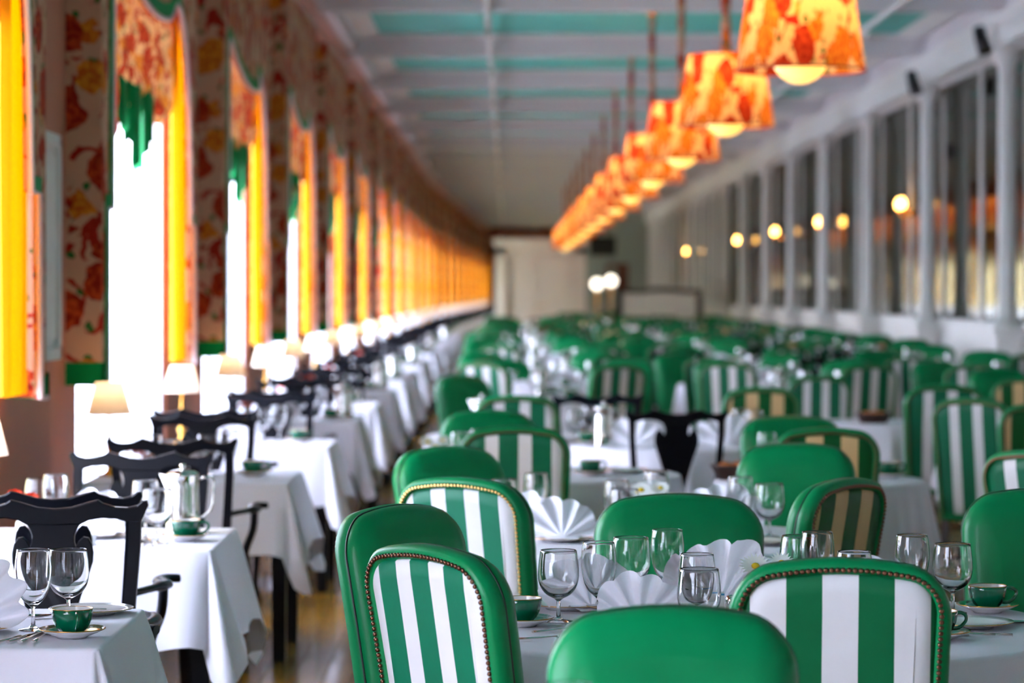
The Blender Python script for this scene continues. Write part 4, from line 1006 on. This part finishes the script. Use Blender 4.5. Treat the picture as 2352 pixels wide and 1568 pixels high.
# dark framed low screen on the right
root = link('wooden_screen', None, None, (0, 61.5, 0), 0, 'low dark wood screen with white curtained panels, right of the white cupboard', 'screen')
m = MB(); m.box(2.42, 0, 0, 2.56, .10, 1.56); m.box(4.2, 0, 0, 4.34, .10, 1.50); m.tube(crom([(2.42, .04, 1.57), (2.9, .04, 1.54), (3.4, .04, 1.58), (3.9, .04, 1.54), (4.33, .04, 1.55)], 6), .05, 8); m.box(2.5, 0, .5, 4.25, .08, .6); mk('frame', m, 'darkwood', root); root0 = root
for q, (X, Y, z) in enumerate(((2.22, 68.6, 1.72), (2.58, 68.9, 1.80))):
    root = link('globe_lamp', None, None, (X, Y, 0), 0, 'bright white globe lamp right of the white cupboard, %s one' % ('left', 'right')[q], 'lamp')
    m2 = MB(); m2.lathe([(0, 0), (.14, 0), (.14, .02), (.015, .04), (.012, z-.12), (0, z-.12)], 16); mk('pole', m2, 'brass', root)
    m2 = MB(); m2.lathe([(0, z-.14)]+[(.14*math.cos(a_), z+.14*math.sin(a_)) for a_ in [-PI/2+PI*j/10 for j in range(1, 10)]]+[(0, z+.14)], 20); mk('globe', m2, P('white_glowing_globe', (255, 250, 240), .4, emis=(255, 244, 225), es=2.5), root)
root = root0
for k in range(8): m = MB(); m.box(2.56+k*.205, .03, .6, 2.56+k*.205+.19, .05, 1.52); mk('panel', m, 'white', root)
root = link('wall_monitor', None, None, (0, 79, 0), 0, 'dark hanging monitor above the doorway right of the white cupboard', 'monitor')
m = MB(); m.box(2.35, 0, 2.55, 3.1, .12, 3.1); mk('screen', m, 'plasticblack', root); m = MB(); m.box(2.7, .04, 3.1, 2.75, .09, 4.6); mk('bracket', m, 'white', root)
root = link('mahogany_doorway', None, None, (0, 80, 0), 0, 'mahogany framed door standing under the monitor at the far end', 'door frame')
m = MB(); m.box(2.85, 0, 0, 2.93, .15, 2.3); m.box(3.4, 0, 0, 3.5, .15, 2.3); m.box(2.85, 0, 2.24, 3.5, .15, 2.35); mk('frame', m, P('mahogany', (110, 52, 34), .4), root)
m = MB(); m.box(3.15, .03, .1, 3.4, .08, 2.24); mk('door_leaf', m, P('mahogany_door', (110, 52, 34), .4), root)
# wall sconces and spotlights
m = MB(); m.lathe([(0, -.05), (.05, -.04), (.06, 0), (.05, .04), (0, .05)], 12, (-.03, 0, 0)); arms_ = MB()
for sy in (-1, 1): arms_.tube([(-.03, 0, 0), (-.12, sy*.06, -.04), (-.16, sy*.13, 0), (-.16, sy*.14, .05)], .012, 6)
bp = m.data('backplate', ['brass']); am = arms_.data('arms', ['brass']); cd = []
for sy in (-1, 1):
    m = MB(); m.lathe([(0, .05), (.03, .06), (.045, .10), (.035, .15), (0, .19)], 12, (-.16, sy*.14, 0)); cd.append(('candle_bulb', m.data('candle_bulb', ['candle']), []))
proto('sconce', 'wall_sconce', [('backplate', bp, []), ('arms', am, [])]+cd, 'wall light')
for q, px in enumerate((1590, 1710, 1800, 1905, 2098)):
    X = RX-.03; Y = X*F/(px-VX); z = H+.212*X
    put('sconce', (X, Y, z-.1), 0, 'glowing brass wall light on the mirrored wall, %s from the left' % on_[q], 'brass wall lights')
for q, (px, py) in enumerate(((2098, 190), (2255, 92))):
    X = 4.62; Y = X*F/(px-VX); z = H-(py-VY)*Y/F
    root = link('spotlight', None, None, (X, Y, z), 0, 'black spotlight on a white arm, %s of the two high on the right' % ('left', 'right')[q], 'spotlight')
    m = MB(); m.tube([(0, 0, .04), (.1, 0, .1), (.24, 0, .06)], .02, 8); mk('arm', m, 'white', root)
    m = MB(); m.tube([(-.02, .05, .12), (0, 0, 0), (.03, -.05, -.12)], [.06, .07, .075], 12); mk('lamp_head', m, 'plasticblack', root)
m = MB(); m.box(-.04, -.04, -.08, .04, .04, .08); m.box(.04, -.01, -.01, .1, .01, .01)
link('wall_speaker', m.data('wall_speaker', ['plasticblack']), None, (4.72, 29.6, 3.04), label='small black speaker fixed to a white column at right', cat='speaker')
